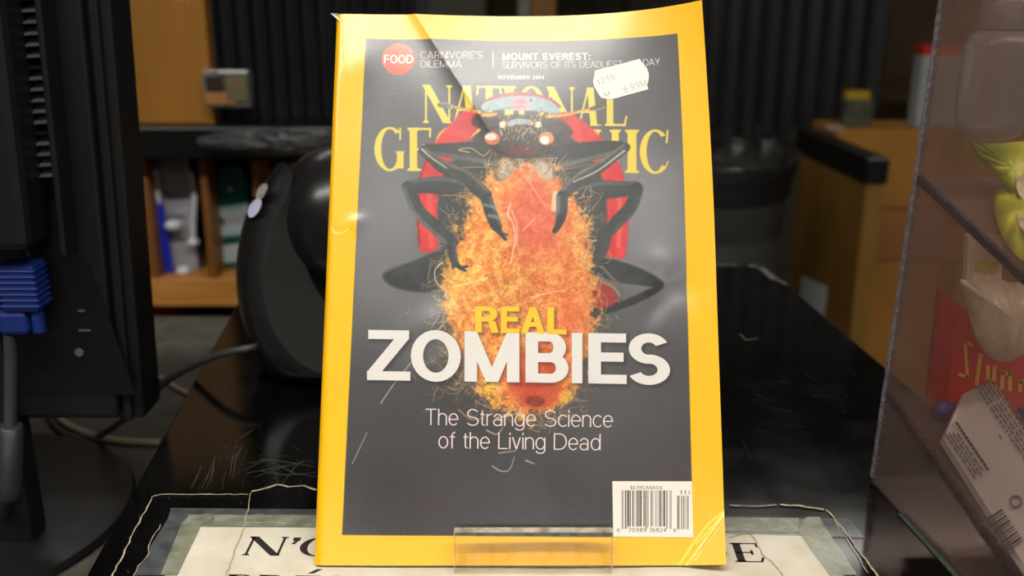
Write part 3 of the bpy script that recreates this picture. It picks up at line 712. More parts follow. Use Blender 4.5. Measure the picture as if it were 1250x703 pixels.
def ringsheet(off0, off1):
    pts = []
    def P(i, j, o): v0 = .0004 - o * .62; return surf(np.array(.0004 + (MW - .0010) * i / nu), np.array(v0 + (MH - .0004 - v0) * j / nv), o, False)
    top = [[P(i, j, off0) for i in range(nu + 1)] for j in range(nv + 1)]
    bot = [[P(i, j, off1) for i in range(nu + 1)] for j in range(nv + 1)]
    vs = [p for r in top for p in r] + [p for r in bot for p in r]; n = (nu + 1) * (nv + 1)
    f = []
    q = lambda i, j: j * (nu + 1) + i
    for j in range(nv):
        for i in range(nu):
            f.append((q(i, j), q(i + 1, j), q(i + 1, j + 1), q(i, j + 1))); f.append((n + q(i, j + 1), n + q(i + 1, j + 1), n + q(i + 1, j), n + q(i, j)))
    for j in range(nv): f.append((q(0, j), q(0, j + 1), n + q(0, j + 1), n + q(0, j))); f.append((q(nu, j + 1), q(nu, j), n + q(nu, j), n + q(nu, j + 1)))
    for i in range(nu): f.append((q(i + 1, 0), q(i, 0), n + q(i, 0), n + q(i + 1, 0))); f.append((q(i, nv), q(i + 1, nv), n + q(i + 1, nv), n + q(i, nv)))
    return vs, f
b.add(*ringsheet(-.0003, -.0052)); b.build('page_block', m_page, mag)
b = MB(); b.add(*ringsheet(-.0053, -.0056)); b.build('back_cover', m_spine, mag)
b = MB()                                     # rounded spine wrapping the left edge
SPN = [(0, 0), (-.0006, -.0008), (-.0009, -.0022), (-.0009, -.0038), (-.0005, -.0050), (.0004, -.0056)]
def sp(i, j):
    k = i * (len(SPN) - 1); k0 = min(int(k), len(SPN) - 2); t = k - k0
    du = SPN[k0][0] * (1 - t) + SPN[k0 + 1][0] * t; dn = SPN[k0][1] * (1 - t) + SPN[k0 + 1][1] * t
    v0 = -dn * .62; return surf(np.array(du * 0), np.array(v0 + j * (MH - v0)), dn, False) + U_ * du
b.grid(sp, 10, 60).build('spine', m_spine, mag, smooth=True)
b = MB().add([surf(np.array(0.), np.array(MH), -.001), surf(np.array(.004), np.array(MH), 0.), surf(np.array(.0015), np.array(MH - .004), .0002), surf(np.array(-.0035), np.array(MH + .0008), .0006)], [(0, 1, 2), (3, 0, 2), (3, 1, 0)])
b.build('frayed_corner', m_page, mag)
def fine_quads(polys_uv, off):
    """polygons in cover coordinates -> dense quads on the cover surface"""
    V = []; Fq = []
    for q in polys_uv:
        q = np.array(q, float)
        if len(q) != 4: continue
        l0 = max(np.linalg.norm(q[1] - q[0]), np.linalg.norm(q[2] - q[3])); l1 = max(np.linalg.norm(q[3] - q[0]), np.linalg.norm(q[2] - q[1]))
        a = max(1, int(math.ceil(l0 / .0025))); c = max(1, int(math.ceil(l1 / .0025)))
        s, t = np.meshgrid(np.linspace(0, 1, a + 1), np.linspace(0, 1, c + 1)); s = s.ravel()[:, None]; t = t.ravel()[:, None]
        uv = (q[0] * (1 - s) + q[1] * s) * (1 - t) + (q[3] * (1 - s) + q[2] * s) * t
        area = (q[1][0] - q[0][0]) * (q[3][1] - q[0][1]) - (q[1][1] - q[0][1]) * (q[3][0] - q[0][0])
        if abs(area) < 1e-14: area = (q[2][0] - q[1][0]) * (q[3][1] - q[1][1]) - (q[2][1] - q[1][1]) * (q[3][0] - q[1][0])
        o = len(V); V.extend(surf(uv[:, 0], uv[:, 1], off).tolist())
        for j in range(c):
            for i in range(a):
                k = o + j * (a + 1) + i; f = (k, k + 1, k + a + 2, k + a + 1); Fq.append(f if area > 0 else f[::-1])
    return np.array(V), np.array(Fq)
def print_px(name, polys, m, parent=mag, off=.00006, label=None):
    out = []
    for pl in polys:
        p = np.array(pl, float); u, v = px2uv(p[:, 0], p[:, 1]); out.append(np.stack([u, v], 1))
    V, Fq = fine_quads(out, off); o = np_mesh(name, V, Fq, m, parent, True)
    if label: o['label'] = label
    return o
def line_px(txt, p0, p1, cap, w, gap=.12, fn=None):
    """a line of text from photo point p0 to p1 (baseline), cap height in photo pixels"""
    tot, q = layout(txt, fn or (lambda c: sans(c, w)), gap)
    p0 = np.array(p0, float); p1 = np.array(p1, float); d = (p1 - p0) / tot; n = np.array([d[1], -d[0]]); n = n / np.linalg.norm(n) * cap
    return [[p0 + d * x + n * y for x, y in pl] for pl in q]
print_px('headline_lettering', ZP, m_white, off=.00006, label='large white bold word ZOMBIES')
print_px('kicker_lettering', RP, m_yellow, off=.00010, label='yellow bold word REAL')
th = .072
print_px('subtitle_lettering', line_px('The Strange Science', (519, 518.7), (748, 521.6), 20, th, .085) + line_px('of the Living Dead', (535, 547), (733, 549.6), 20, th, .085), m_pink, label='thin white subtitle in two lines')
top = line_px("CARNIVORE'S", (513.5, 71.4), (589, 71.4), 8.6, .09, .12) + line_px('DILEMMA', (513.5, 82.4), (563.5, 82.4), 8.6, .09, .12)
top += line_px('SURVIVORS OF ITS DEADLIEST', (613, 83.8), (760, 82.2), 8.0, .085, .11) + line_px('DAY', (785.5, 80.6), (806, 79.2), 8.2, .09, .06)
top += [[(601.2, 83.5), (602.2, 83.5), (602.2, 62.5), (601.2, 62.5)]]
print_px('thin_coverlines', top, m_pink)
print_px('bold_coverlines', line_px('MOUNT EVEREST:', (613, 73.4), (720.5, 73.0), 8.4, .19, .13), m_white)
print_px('date_line', line_px('NOVEMBER 2014', (608, 96.6), (664, 96.8), 4.6, .2, .16), m_white)
dot = ring(0, 0, 20.2, 19.2, 20.2, 19.2, 0, 360, 40)
bdg = print_px('round_badge', [[(486.5 + x, 72.2 - y) for x, y in q] for q in dot], m_coral, label='coral round badge reading FOOD')
print_px('badge_lettering', line_px('FOOD', (468.8, 77.6), (504.6, 77.6), 10.6, .18, .07), m_white, parent=bdg, off=.00012)
# barcode panel
bpn = print_px('barcode_panel', [[(748.5, 655), (846.5, 656), (844.5, 587.5), (747.5, 587.3)]], m_barwhite, off=.00008)
def upc(d):
    Lc = ['0001101', '0011001', '0010011', '0111101', '0100011', '0110001', '0101111', '0111011', '0110111', '0001011']
    s = '101' + ''.join(Lc[int(c)] for c in d[:6]) + '01010' + ''.join(''.join('10'[int(b)] for b in Lc[int(c)]) for c in d[6:]) + '101'
    return s
code = upc('070989368246'); bars = []; i = 0
def barq(x0, x1, y0, y1): return [(x0, y1), (x1, y1), (x1, y0), (x0, y0)]
while i < 95:
    if code[i] == '1':
        j = i
        while j < 95 and code[j] == '1': j += 1
        a = 759 + i * (819.5 - 759) / 95; c = 759 + j * (819.5 - 759) / 95
        bars.append(barq(a, c, 598.5, 645.5 if (i < 10 or i > 84 or 45 < i < 50) else 642.5)); i = j
    else: i += 1
for a, c in ((826.8, 828.4), (829.3, 829.9), (831.6, 832.7), (834.2, 835.4), (837.0, 837.7), (839.2, 840.4)): bars.append(barq(a, c, 605, 646))
print_px('barcode_bars', bars, m_black, parent=bpn, off=.00014)
txt = line_px('$6.99CANADA', (769.5, 597), (808.5, 597.2), 4.2, .12, .2) + line_px('11>', (830, 603.4), (842, 603.4), 4.6, .12, .35)
txt += line_px('0', (752.8, 649.4), (756.6, 649.4), 4.6, .12) + line_px('70989', (767, 649.3), (789, 649.3), 5.2, .12, .16) + line_px('36824', (792.5, 649.4), (813, 649.4), 5.2, .12, .16) + line_px('6', (822, 649.4), (825.6, 649.4), 4.6, .12)
print_px('barcode_numerals', txt, m_black, parent=bpn, off=.00014)
# price sticker: label paper with bulged ends
stk = [(725.9, 86.3), (735, 83.8), (748, 80.6), (760, 77.6), (772, 74.2), (780.8, 72.0), (784.5, 77.5), (789.8, 83.5), (792.2, 91), (791.6, 98), (790.2, 103.5), (791.2, 109.2), (778, 112.8), (766, 116), (754, 119.6), (746, 121.2), (740, 120.8), (734, 119.7), (729.5, 113), (725, 105), (723.8, 99), (725.4, 92)]
cx, cy = 757.5, 97.5
m_stick = mat('sticker_paper', (240, 234, 228), rough=.6, var=.03)
o = print_px('price_sticker', [[(cx, cy), stk[i], stk[(i + 1) % len(stk)], (cx, cy)] for i in range(len(stk))], m_stick, off=.0002, label='white price sticker with bulged ends')
m_dots = mat('faded_sticker_ink', (186, 181, 174), rough=.7, var=.1)
print_px('sticker_print', line_px('1210', (730, 104.5), (751, 96.5), 7, .10, .30) + line_px('6.99M', (763, 114.2), (790, 105.0), 9, .10, .22) + line_px('.M', (735.5, 120), (745, 116.2), 5.5, .13, .3), m_dots, parent=o, off=.00028)

# ------------------------------------------------------------------ setting
m_wall = mat('painted_wall_dim', (120, 114, 98), rough=.8, var=.08, scale=4)
m_ceil = mat('ceiling_tile_paint', (214, 210, 200), rough=.9, var=.05, scale=30)
m_floor = tile_mat('vinyl_floor_tiles', (96, 88, 78), (50, 46, 42), .3, .3)
RX0, RX1, RY0, RY1 = -3.2, 3.2, -4.0, 4.2
def struct(name, mb, m, **k): return tag(mb.build(name, m, **k), kind='structure')
struct('floor', MB().box((RX0, RY0, FLOOR - .05), (RX1, RY1, FLOOR)), m_floor)
struct('ceiling', MB().box((RX0, RY0, CEIL), (RX1, RY1, CEIL + .05)), m_ceil)
struct('wall_back', MB().box((RX0 - .1, RY1, FLOOR), (RX1 + .1, RY1 + .1, CEIL)), m_wall)
struct('wall_front', MB().box((RX0 - .1, RY0 - .1, FLOOR), (RX1 + .1, RY0, CEIL)), m_wall)
struct('wall_left', MB().box((RX0 - .1, RY0, FLOOR), (RX0, RY1, CEIL)), m_wall)
struct('wall_right', MB().box((RX1, RY0, FLOOR), (RX1 + .1, RY1, CEIL)), m_wall)
m_lampframe = mat('white_lamp_frame', (225, 225, 220), rough=.5, var=.03)
for x, y, lx, ly, pf in LAMPS:
    lab = ('middle ' if abs(x) < .5 or y > 0 and abs(x) < .8 else 'left ' if x < 0 else 'right ') + 'white fluorescent ceiling light ' + ('of the row just behind the camera' if -1 < y < 0 else 'of the row far behind the camera' if y < 0 else 'above the shelf unit' if y < 2.5 else 'above the cardboard boxes')
    t = thing('ceiling_light', lab, 'ceiling light', (x, y, CEIL - .06), 'fluorescent ceiling lights')
    mb = MB()
    for a, c in (((x - lx / 2 - .03, y - ly / 2 - .03), (x + lx / 2 + .03, y - ly / 2)), ((x - lx / 2 - .03, y + ly / 2), (x + lx / 2 + .03, y + ly / 2 + .03)),
                 ((x - lx / 2 - .03, y - ly / 2), (x - lx / 2, y + ly / 2)), ((x + lx / 2, y - ly / 2), (x + lx / 2 + .03, y + ly / 2))):
        mb.box((*a, CEIL - .06), (*c, CEIL))
    mb.build('frame', m_lampframe, t)
    ld = bpy.data.lights.new('tube_light', 'AREA'); ld.shape = 'RECTANGLE'; ld.size = lx; ld.size_y = ly
    ld.energy = LAMP_POWER * pf; ld.color = (1.0, .955, .89)
    lo = bpy.data.objects.new('tube_light', ld); lo.parent = t; lo.location = (0, 0, .02); COL.objects.link(lo)

# ------------------------------------------------------------------ platform, desk
m_lam = mat('black_laminate', (8, 8, 7), rough=.09, spec=.35, var=.3, scale=60, rvar=.05, detail=8)
m_edge = mat('worn_edge_dust', (84, 82, 78), rough=.7, var=.3, scale=200)
SL = -.0888
YB = .847 * HC / .245
def lx(y): return -.1795 + SL * (y - .366)                # left side of the platform at depth y
PW = .441
plat = thing('counter_platform', 'black laminate platform with scratches carrying the magazine and scanner', 'platform', (0.03, .55, DESK))
Y0 = .18
quad = [(lx(Y0), Y0), (lx(Y0) + PW, Y0), (lx(YB) + PW, YB), (lx(YB), YB)]
MB().hexa([(x, y, -.02) for x, y in quad], [(x, y, 0) for x, y in quad]).build('top_panel', m_lam, plat, bevel=.0008)
q2 = [(lx(Y0) + .004, Y0 + .004), (lx(Y0) + PW - .004, Y0 + .004), (lx(YB) + PW - .004, YB - .004), (lx(YB) + .004, YB - .004)]
MB().hexa([(x, y, DESK) for x, y in q2], [(x, y, -.02) for x, y in q2]).build('body', m_lam, plat)
# pale chipped back right corner
cb = at_z(930, 325); e = MB()
for (xa, ya, xb, yb, w) in ((915, 323, 931, 325, .006), (931, 325, 950, 341, .006), (950, 341, 962, 347, .003), (870, 323, 900, 323, .002)):
    a = at_z(xa, ya, .0004); c = at_z(xb, yb, .0004); d = c - a; d /= np.linalg.norm(d); n = np.array([d[1], -d[0], 0]) * w
    e.slab(a + n, c + n, c, a, .0003)
e.build('chipped_corner', m_edge, plat)
# worn scratches: thin slivers lying on the laminate
random.seed(3)
m_scr = mat('scratch_grey', (84, 82, 76), rough=.8, var=.3, scale=300)
m_torn = mat('torn_film_cream', (178, 164, 136), rough=.8, var=.35, scale=400)
def sliver(mb, pts, w, z=.0001, jitter=0.0, h=.00012):
    """flat thin line through photo points on the platform's plane"""
    P = [at_z(x, y, z) for x, y in pts]
    if jitter:
        Q = []
        for i in range(len(P) - 1):
            n = max(1, int(np.linalg.norm(P[i + 1] - P[i]) / .003))
            for k in range(n): Q.append(P[i] + (P[i + 1] - P[i]) * k / n + np.array([random.uniform(-1, 1), random.uniform(-1, 1), 0]) * jitter)
        P = Q + [P[-1]]
    L_, R_ = [], []
    for i, p in enumerate(P):
        d = P[min(i + 1, len(P) - 1)] - P[max(i - 1, 0)]; d /= np.linalg.norm(d) + 1e-12; n = np.array([-d[1], d[0], 0])
        ww = w * (random.uniform(.5, 1.3) if jitter else 1) * (1 if 0 < i < len(P) - 1 or jitter else .3)
        L_.append(p + n * ww); R_.append(p - n * ww)
    o = len(P)
    mb.add(L_ + R_ + [p + np.array([0, 0, h]) for p in L_] + [p + np.array([0, 0, h]) for p in R_],
           [(2 * o + i, 3 * o + i, 3 * o + i + 1, 2 * o + i + 1) for i in range(o - 1)] + [(i, 2 * o + i, 2 * o + i + 1, i + 1) for i in range(o - 1)] + [(o + i, o + i + 1, 3 * o + i + 1, 3 * o + i) for i in range(o - 1)])
s = MB()
lines = [[(233, 597), (240, 583), (246, 570)], [(246, 596), (254, 580), (262, 560)], [(252, 597), (260, 575), (262, 556)], [(258, 590), (262, 570)], [(271, 599), (275, 575)], [(280, 584), (284, 560), (297, 543)],
         [(284, 585), (288, 560), (297, 544)], [(290, 581), (302, 548)], [(287, 541), (300, 530), (310, 524)], [(282, 563), (290, 540)], [(296, 575), (320, 563), (340, 562)], [(300, 578), (330, 572), (350, 568)],
         [(317, 560), (350, 564), (385, 570)], [(328, 562), (360, 578), (386, 582)], [(345, 590), (360, 570), (372, 560)], [(318, 575), (350, 580), (385, 577)], [(267, 531), (278, 527)], [(272, 547), (279, 544)], [(340, 592), (336, 578)], [(300, 566), (330, 560)], [(310, 583), (345, 570), (380, 562)]]
for l in lines: sliver(s, l, .00016)
for i in range(34):
    x, y = random.uniform(240, 384), random.uniform(545, 595); dx, dy = random.uniform(-14, 14), random.uniform(-12, 12)
    sliver(s, [(x, y), (x + dx, y + dy)], .00008)
for i in range(26):
    x, y = random.uniform(890, 1060), random.uniform(400, 690); sliver(s, [(x, y), (x + random.uniform(4, 26), y + random.uniform(0, 14))], .00006)
sliver(s, [(903, 408), (912, 415), (926, 413)], .0006, jitter=.0006); sliver(s, [(905, 535), (917, 560)], .0001)
tag(s.build('scratches', m_scr, plat), kind='stuff')
s = MB()
for i in range(150):
    x = random.choice([random.uniform(110, 384), random.uniform(890, 1060)]); y = random.uniform(440, 700); p = at_z(x, y, .0001)
    if p[0] < lx(p[1]) + .002 or p[0] > lx(p[1]) + PW - .002: continue
    r = random.choice([.00012, .0002, .00035]); s.add([p + np.array([r, 0, 0]), p + np.array([0, r, 0]), p + np.array([-r, 0, 0]), p + np.array([0, -r, 0]), p + np.array([0, 0, r * .6])], [(0, 1, 4), (1, 2, 4), (2, 3, 4), (3, 0, 4)])
tag(s.build('dust_specks', m_edge, plat), kind='stuff')
m_desk = mat('dusty_dark_desk', (58, 54, 48), rgb2=(84, 79, 70), rough=.6, scale=60, bump=.2, detail=10, rvar=.2)
tag(MB().box((-1.3, .0, DESK - .04), (.20, .99, DESK)).build('desk', m_desk, None, bevel=.002), 'dusty dark grey desk under the monitor and the black platform', 'desk')
# desk supports (cabinet body below, mostly unseen)
tag(MB().box((-1.28, .05, FLOOR), (.18, .96, DESK - .04)).build('desk_cabinet', mat('desk_cabinet_black', (22, 20, 19), rough=.5), None, bevel=.003), 'black cabinet base that carries the dusty desk', 'cabinet')

# ------------------------------------------------------------------ paper sign under tape
sign = thing('paper_sign', 'white paper sign with large black serif capitals taped flat in front of the magazine', 'sign', at_z(620, 690))
TL, TR = at_z(229, 628), at_z(984, 634); BLd = at_z(199, 703) - TL; BRd = at_z(1030, 703) - TR
def low(p, d, Y=.300): return p + d * ((Y - p[1]) / d[1])
BL, BR = low(TL, BLd), low(TR, BRd)
m_paper = mat('yellowed_paper', (205, 196, 172), rgb2=(226, 220, 204), rough=.75, scale=45, bump=.2, bscale=200, detail=6)
m_old = mat('stained_paper_rim', (168, 160, 128), rgb2=(204, 196, 164), rough=.75, scale=110, detail=6)
def onplat(mb, pts, z0, z1):
    mb.prism([np.array([p[0], p[1], z0]) for p in pts], (0, 0, z1 - z0)); return mb
random.seed(8)
def ragged(a, b, n, amp):
    d = b - a; nn = np.array([-d[1], d[0], 0]); nn /= np.linalg.norm(nn)
    return [a + d * i / n + nn * (random.uniform(-amp, amp) if 0 < i < n else 0) for i in range(n)]
ex = (TR - TL) / np.linalg.norm(TR - TL)
rimpts = ragged(TL, TR, 60, .0008) + ragged(TR, BR, 20, .001) + ragged(BR, BL, 4, 0) + ragged(BL, TL, 20, .001)
onplat(MB(), rimpts[::-1], .0001, .0002).build('stained_rim', m_old, sign)
iTL, iTR = at_z(246, 642), at_z(975, 650)
ipts = ragged(iTL, iTR, 50, .0003) + ragged(iTR, low(iTR, at_z(1012, 703) - iTR), 12, .0006) + ragged(low(iTR, at_z(1012, 703) - iTR), low(iTL, at_z(217, 703) - iTL), 2, 0) + ragged(low(iTL, at_z(217, 703) - iTL), iTL, 12, .0003)
onplat(MB(), ipts[::-1], .0002, .0003).build('paper_sheet', m_paper, sign)
m_ink = mat('faded_black_print', (34, 30, 28), rough=.7, var=.3, scale=300)
def sign_line(txt, pa, pb, cap, name):
    """baseline from photo point pa to pb on the platform"""
    A = at_z(*pa, .00034); B = at_z(*pb, .00034); tot, q = layout(txt, lambda c: serif(c, .16, .055, .035), .05)
    d = (B - A) / tot; up = np.array([-d[1], d[0], 0]); up = up / np.linalg.norm(up) * cap; mb = MB()
    for pl in q:
        P = [A + d * x + up * y for x, y in pl]
        ar = sum(P[i][0] * P[(i + 1) % len(P)][1] - P[(i + 1) % len(P)][0] * P[i][1] for i in range(len(P)))
        if ar < 0: P = P[::-1]
        mb.add(P, [tuple(range(len(P)))])
    mb.build(name, m_ink, sign)
sign_line("N'OUBLIEZ PAS DE", (292, 677.6), (936, 686.4), .0152, 'first_line_lettering')
A2 = at_z(268, 727); 
sign_line("PRéSENTER VOTRE", (264, 727), (880, 737), .0152, 'second_line_lettering')
pa_ = at_z(264, 727) + np.array([-.002, -.026, 0]); pb_3 = at_z(880, 737) + np.array([.02, -.026, 0]); qa, qb = proj(pa_), proj(pb_3)
sign_line("CARTE DE MEMBRE", qa, qb, .0152, 'third_line_lettering')
m_tape = clear_mat('clear_tape_film', (232, 236, 236), .16, (150, 156, 158), rough=.08, hscale=120)
m_tape2 = clear_mat('aged_tape_film', (232, 234, 226), .42, (172, 174, 156), rough=.12, hscale=120)
onplat(MB(), [at_z(*p) for p in ((202, 644), (640, 646), (1055, 657), (1036, 634), (640, 625), (209, 621))], .0004, .00048).build('tape_strip', m_tape, sign)
onplat(MB(), [at_z(*p) for p in ((163, 703), (208, 703), (226, 640), (210, 626), (200, 642), (183, 668), (181, 676))], .0003, .00038).build('tape_strip', m_tape, sign)
onplat(MB(), [at_z(*p) for p in ((217, 703), (196, 703), (222, 640), (232, 630), (262, 632), (246, 642))], .0005, .00058).build('tape_strip', m_tape2, sign)
onplat(MB(), [at_z(*p) for p in ((975, 650), (1012, 703), (1046, 703), (1014, 655), (1000, 632), (984, 632))], .0005, .00058).build('tape_strip', m_tape2, sign)
onplat(MB(), [at_z(*p) for p in ((262, 643), (600, 646), (975, 651), (975, 634), (600, 630), (262, 630))], .0006, .00066).build('tape_strip', m_tape2, sign)
s = MB()
for l, w in (([(135, 706), (160, 657), (172, 633), (186, 606)], .0005), ([(186, 606), (195, 603.5), (250, 603), (303, 603.5)], .0004), ([(306, 600), (320, 597), (337, 592), (352, 594), (372, 593), (386, 598)], .0009),
             ([(306, 601), (303, 622), (298, 640), (281, 688), (276, 703)], .00035), ([(163, 703), (170, 690), (181, 676), (182, 666), (196, 640)], .0003), ([(1008, 622), (1024, 640), (1040, 660), (1056, 682), (1072, 704)], .0006),
             ([(952, 616), (975, 617), (1006, 622)], .0012), ([(905, 652), (914, 650), (924, 662), (930, 676), (948, 692), (956, 704)], .0005), ([(890, 656), (905, 652)], .0006), ([(890, 617), (925, 618), (948, 616)], .0006), ([(300, 638), (330, 637), (350, 639)], .0003), ([(1020, 640), (1030, 652), (1044, 672), (1060, 700)], .0003)):
    sliver(s, l, w * .62, z=.0006, jitter=.0005)
tag(s.build('torn_film_edges', m_torn, sign), kind='stuff')

# ------------------------------------------------------------------ clear acrylic stand with a front lip
m_acr = mat('clear_acrylic', (250, 250, 246), rough=.02, trans=1.0, ior=1.46, var=.0, spec=.5)
stand = thing('display_stand', 'clear acrylic easel stand whose front lip holds the magazine', 'stand', (M0[0] + .09, M0[1] + .03, 0))
xa, xb = at_t(556, 690, .4205)[0], at_t(746, 690, .4205)[0]
zt = .0010
lipn = N_; T_ = .0018
m_lip = clear_mat('clear_acrylic_sheet', (253, 253, 251), .004, (170, 168, 160), rough=.012, gloss=.05, hscale=60)
m_lipe = clear_mat('lit_acrylic_edge', (244, 238, 222), .42, (250, 238, 214), rough=.08, hscale=160)  # cream haze stands in for light caught by the cut edges
YL = .3640; LT = .0034; LZ = .0205
MB().box((xa, YL, .0012), (xb, YL + LT, LZ)).build('front_lip', m_lip, stand)
MB().box((xa, YL, LZ), (xb, YL + LT, LZ + .0004)).build('top_edge', m_lipe, stand)
MB().box((xa - .0003, YL, .0012), (xa, YL + LT, LZ)).build('side_edge', m_lipe, stand)
MB().box((xb, YL, .0012), (xb + .0003, YL + LT, LZ)).build('side_edge', m_lipe, stand)
b0 = np.array([0, YL, 0])
yb0 = float(b0[1]); 
MB().box((xa, yb0, .0007), (xb, yb0 + .128, .0012)).build('foot_plate', m_lip, stand, bevel=.0002)
bp = M0 - N_ * .0064; bp[0] = 0
B0 = bp + V_ * .008
MB().hexa([B0 + U_ * xa, B0 + U_ * xb, B0 + U_ * xb - N_ * .002, B0 + U_ * xa - N_ * .002], [B0 + U_ * xa + V_ * .16, B0 + U_ * xb + V_ * .16, B0 + U_ * xb - N_ * .002 + V_ * .16, B0 + U_ * xa - N_ * .002 + V_ * .16]).build('back_rest', m_acr, stand, bevel=.0002)
k0 = B0 + V_ * .12 - N_ * .002; f0 = np.array([0, yb0 + .1270, .0008])
MB().hexa([f0 + U_ * xa, f0 + U_ * xb, f0 + U_ * xb + np.array([0, .002, 0]), f0 + U_ * xa + np.array([0, .002, 0])], [k0 + U_ * xa, k0 + U_ * xb, k0 + U_ * xb + np.array([0, .002, 0]), k0 + U_ * xa + np.array([0, .002, 0])]).build('rear_leg', m_acr, stand, bevel=.0002)

# ------------------------------------------------------------------ barcode scanner behind the magazine
m_bp = mat('black_satin_plastic', (24, 23, 24), rough=.26, spec=.5, var=.15, scale=200)
m_bm = mat('black_matte_plastic', (20, 19, 18), rough=.6, spec=.3, var=.2, scale=400, bump=.1, bdist=.0003)
SD = .604
m_lbl = None
scan = thing('barcode_scanner', 'black dome shaped desktop barcode scanner half hidden behind the magazine', 'scanner', at_z(420, 470))
dc = at_t(434, 268, SD + .035); dr = .0515
prof = [(dr * math.sin(math.pi * i / 20) * 1.0, -dr * math.cos(math.pi * i / 20)) for i in range(21)]; prof[0] = (0.0001, -dr); prof[-1] = (0.0001, dr)
MB().lathe(dc, prof, 40).build('dome', m_bp, scan, smooth=True)
outl = [(345, 202), (326, 219), (308, 246), (296, 280), (290, 318), (290, 350), (295, 382), (303, 408), (313, 432), (326, 452), (345, 466), (372, 474), (449, 478)]
ridg = [(348, 199), (356, 214), (350, 240), (336, 268), (326, 300), (322, 335), (323, 366), (330, 393), (342, 416), (358, 436), (378, 450), (400, 457), (449, 461)]
innr = [(352, 202), (363, 228), (367, 258), (368, 290), (372, 318), (380, 342), (392, 362), (404, 375), (416, 384), (426, 389), (434, 392), (442, 394), (449, 394)]
n = len(outl)
def mir(pts): return pts + [(850 - x, y) for x, y in pts[::-1]][1:]
def catm(pts): return arcpts(pts, 5)
def clampz(p): p = np.array(p); p[2] = max(p[2], .0012); return p
O3 = [clampz(at_t(x, y, SD + .014)) for x, y in catm(outl)]; R3 = [clampz(at_t(x, y, SD - .004)) for x, y in catm(ridg)]; I3 = [at_t(x, y, SD + .002) for x, y in catm(innr)]
bk = [clampz(at_t(x + 10, y + 4, SD + .05)) for x, y in catm(outl)]
XC = at_t(449, 400, SD)[0]
for r_ in (O3, R3, I3, bk): r_[-1][0] = XC
def loft(rows, sub=1):
    mb = MB(); k = len(rows[0]); vs = [p for r in rows for p in r]
    return mb.add(vs, [(a * k + i, a * k + i + 1, (a + 1) * k + i + 1, (a + 1) * k + i) for a in range(len(rows) - 1) for i in range(k - 1)])
def rowsbetween(A, B, n, bulge, d):
    out = []
    for j in range(n + 1):
        t = j / n; out.append([a * (1 - t) + b_ * t + np.asarray(d) * bulge * math.sin(math.pi * t) for a, b_ in zip(A, B)])
    return out
def mirror_rows(rows): return [[np.array([2 * XC - p[0], p[1], p[2]]) for p in r] for r in rows]
side = rowsbetween(O3, R3, 6, .006, (-.5, -.8, .2)); back = rowsbetween(bk, O3, 4, .003, (-1, 0, 0)); face = rowsbetween(R3, I3, 4, .0, (0, 0, 0))
inner = rowsbetween(I3, [p + np.array([.004, .02, 0]) for p in I3], 2, 0, (0, 0, 0))
mb = loft(side); mb.f = mb.f; loft_s = loft(back); mb.add(loft_s.v, loft_s.f)
for rr in (mirror_rows(side), mirror_rows(back)): q = loft(rr); mb.add(q.v, q.f)
mb.build('side_shell', m_bp, scan, smooth=True)
mb = loft(face); q = loft(inner); mb.add(q.v, q.f)
for rr in (mirror_rows(face), mirror_rows(inner)): q = loft(rr); mb.add(q.v, q.f)
mb.build('front_face', m_bm, scan, smooth=True)
base = at_z(431, 470); MB().lathe((base[0] + .002, base[1] + .045, 0), [(.052, 0), (.054, .004), (.05, .012), (.03, .02), (.028, .06)], 36).build('foot', m_bm, scan, smooth=True)
m_badge = mat('scanner_badge_lilac', (196, 196, 226), rough=.3, var=.1, scale=80); m_badgew = mat('scanner_label_silver', (190, 188, 178), rough=.4, rgb2=(70, 70, 66), scale=700)
def disc_px(c, rx, ry, ang, t, tilt, name, m, th=.0008):
    ca, sa = math.cos(ang), math.sin(ang); P = []
    for k in range(20):
        a = 2 * math.pi * k / 20; x = rx * math.cos(a); y = ry * math.sin(a)
        dx, dy = x * ca - y * sa, x * sa + y * ca
        P.append(at_t(c[0] + dx, c[1] + dy, t + dx * tilt))
    MB().prism(P[::-1], (-th * .4, -th, .2 * th)).build(name, m, scan)
disc_px((311.5, 254), 6.2, 12.5, .50, SD - .004, -.0005, 'round_badge', m_badge)
disc_px((320, 234), 5.2, 11.0, .50, SD - .0065, -.0005, 'label_plate', m_badgew)

# cables
m_cab = mat('grey_black_cable', (52, 54, 56), rough=.4, var=.1); m_cabb = mat('black_cable', (16, 16, 16), rough=.35); m_beige = mat('beige_cable', (150, 136, 112), rough=.5)
def spl(P, n=8): return list(arcpts([tuple(p) for p in P], n))
P = [at_t(318, 422, .612), at_t(300, 426, .606), at_t(270, 432, .612), at_t(240, 444, .626), at_t(205, 464, .648), at_t(180, 487, .658), at_t(150, 513, .665), at_z(120, 532, DESK + .004), at_z(92, 534, DESK + .003), at_z(70, 522, DESK + .003), at_z(58, 503, DESK + .003), at_z(60, 488, DESK + .003)]
tag(MB().tube(spl(P), .0024, 12).build('scanner_cable', m_cab, None, smooth=True), 'dark grey cable looping from the scanner down to the desk', 'cable')
P = [at_z(196, 540, DESK + .003), at_z(150, 538, DESK + .003), at_z(120, 533, DESK + .003), at_z(90, 522, DESK + .003), at_z(70, 508, DESK + .003), at_z(62, 490, DESK + .003), at_z(80, 470, DESK + .003)]
tag(MB().tube(spl(P), .0026, 10).build('beige_cable', m_beige, None, smooth=True), 'beige cable lying on the desk behind the monitor stand', 'cable')
P = [at_z(230, 480, DESK + .003), at_z(213, 472, DESK + .003), at_z(198, 462, DESK + .003), at_z(180, 455, DESK + .003)]
tag(MB().tube(spl(P), .0022, 10).build('pale_cable', m_beige, None, smooth=True), 'short pale cable between the monitor edge and the platform', 'cable')

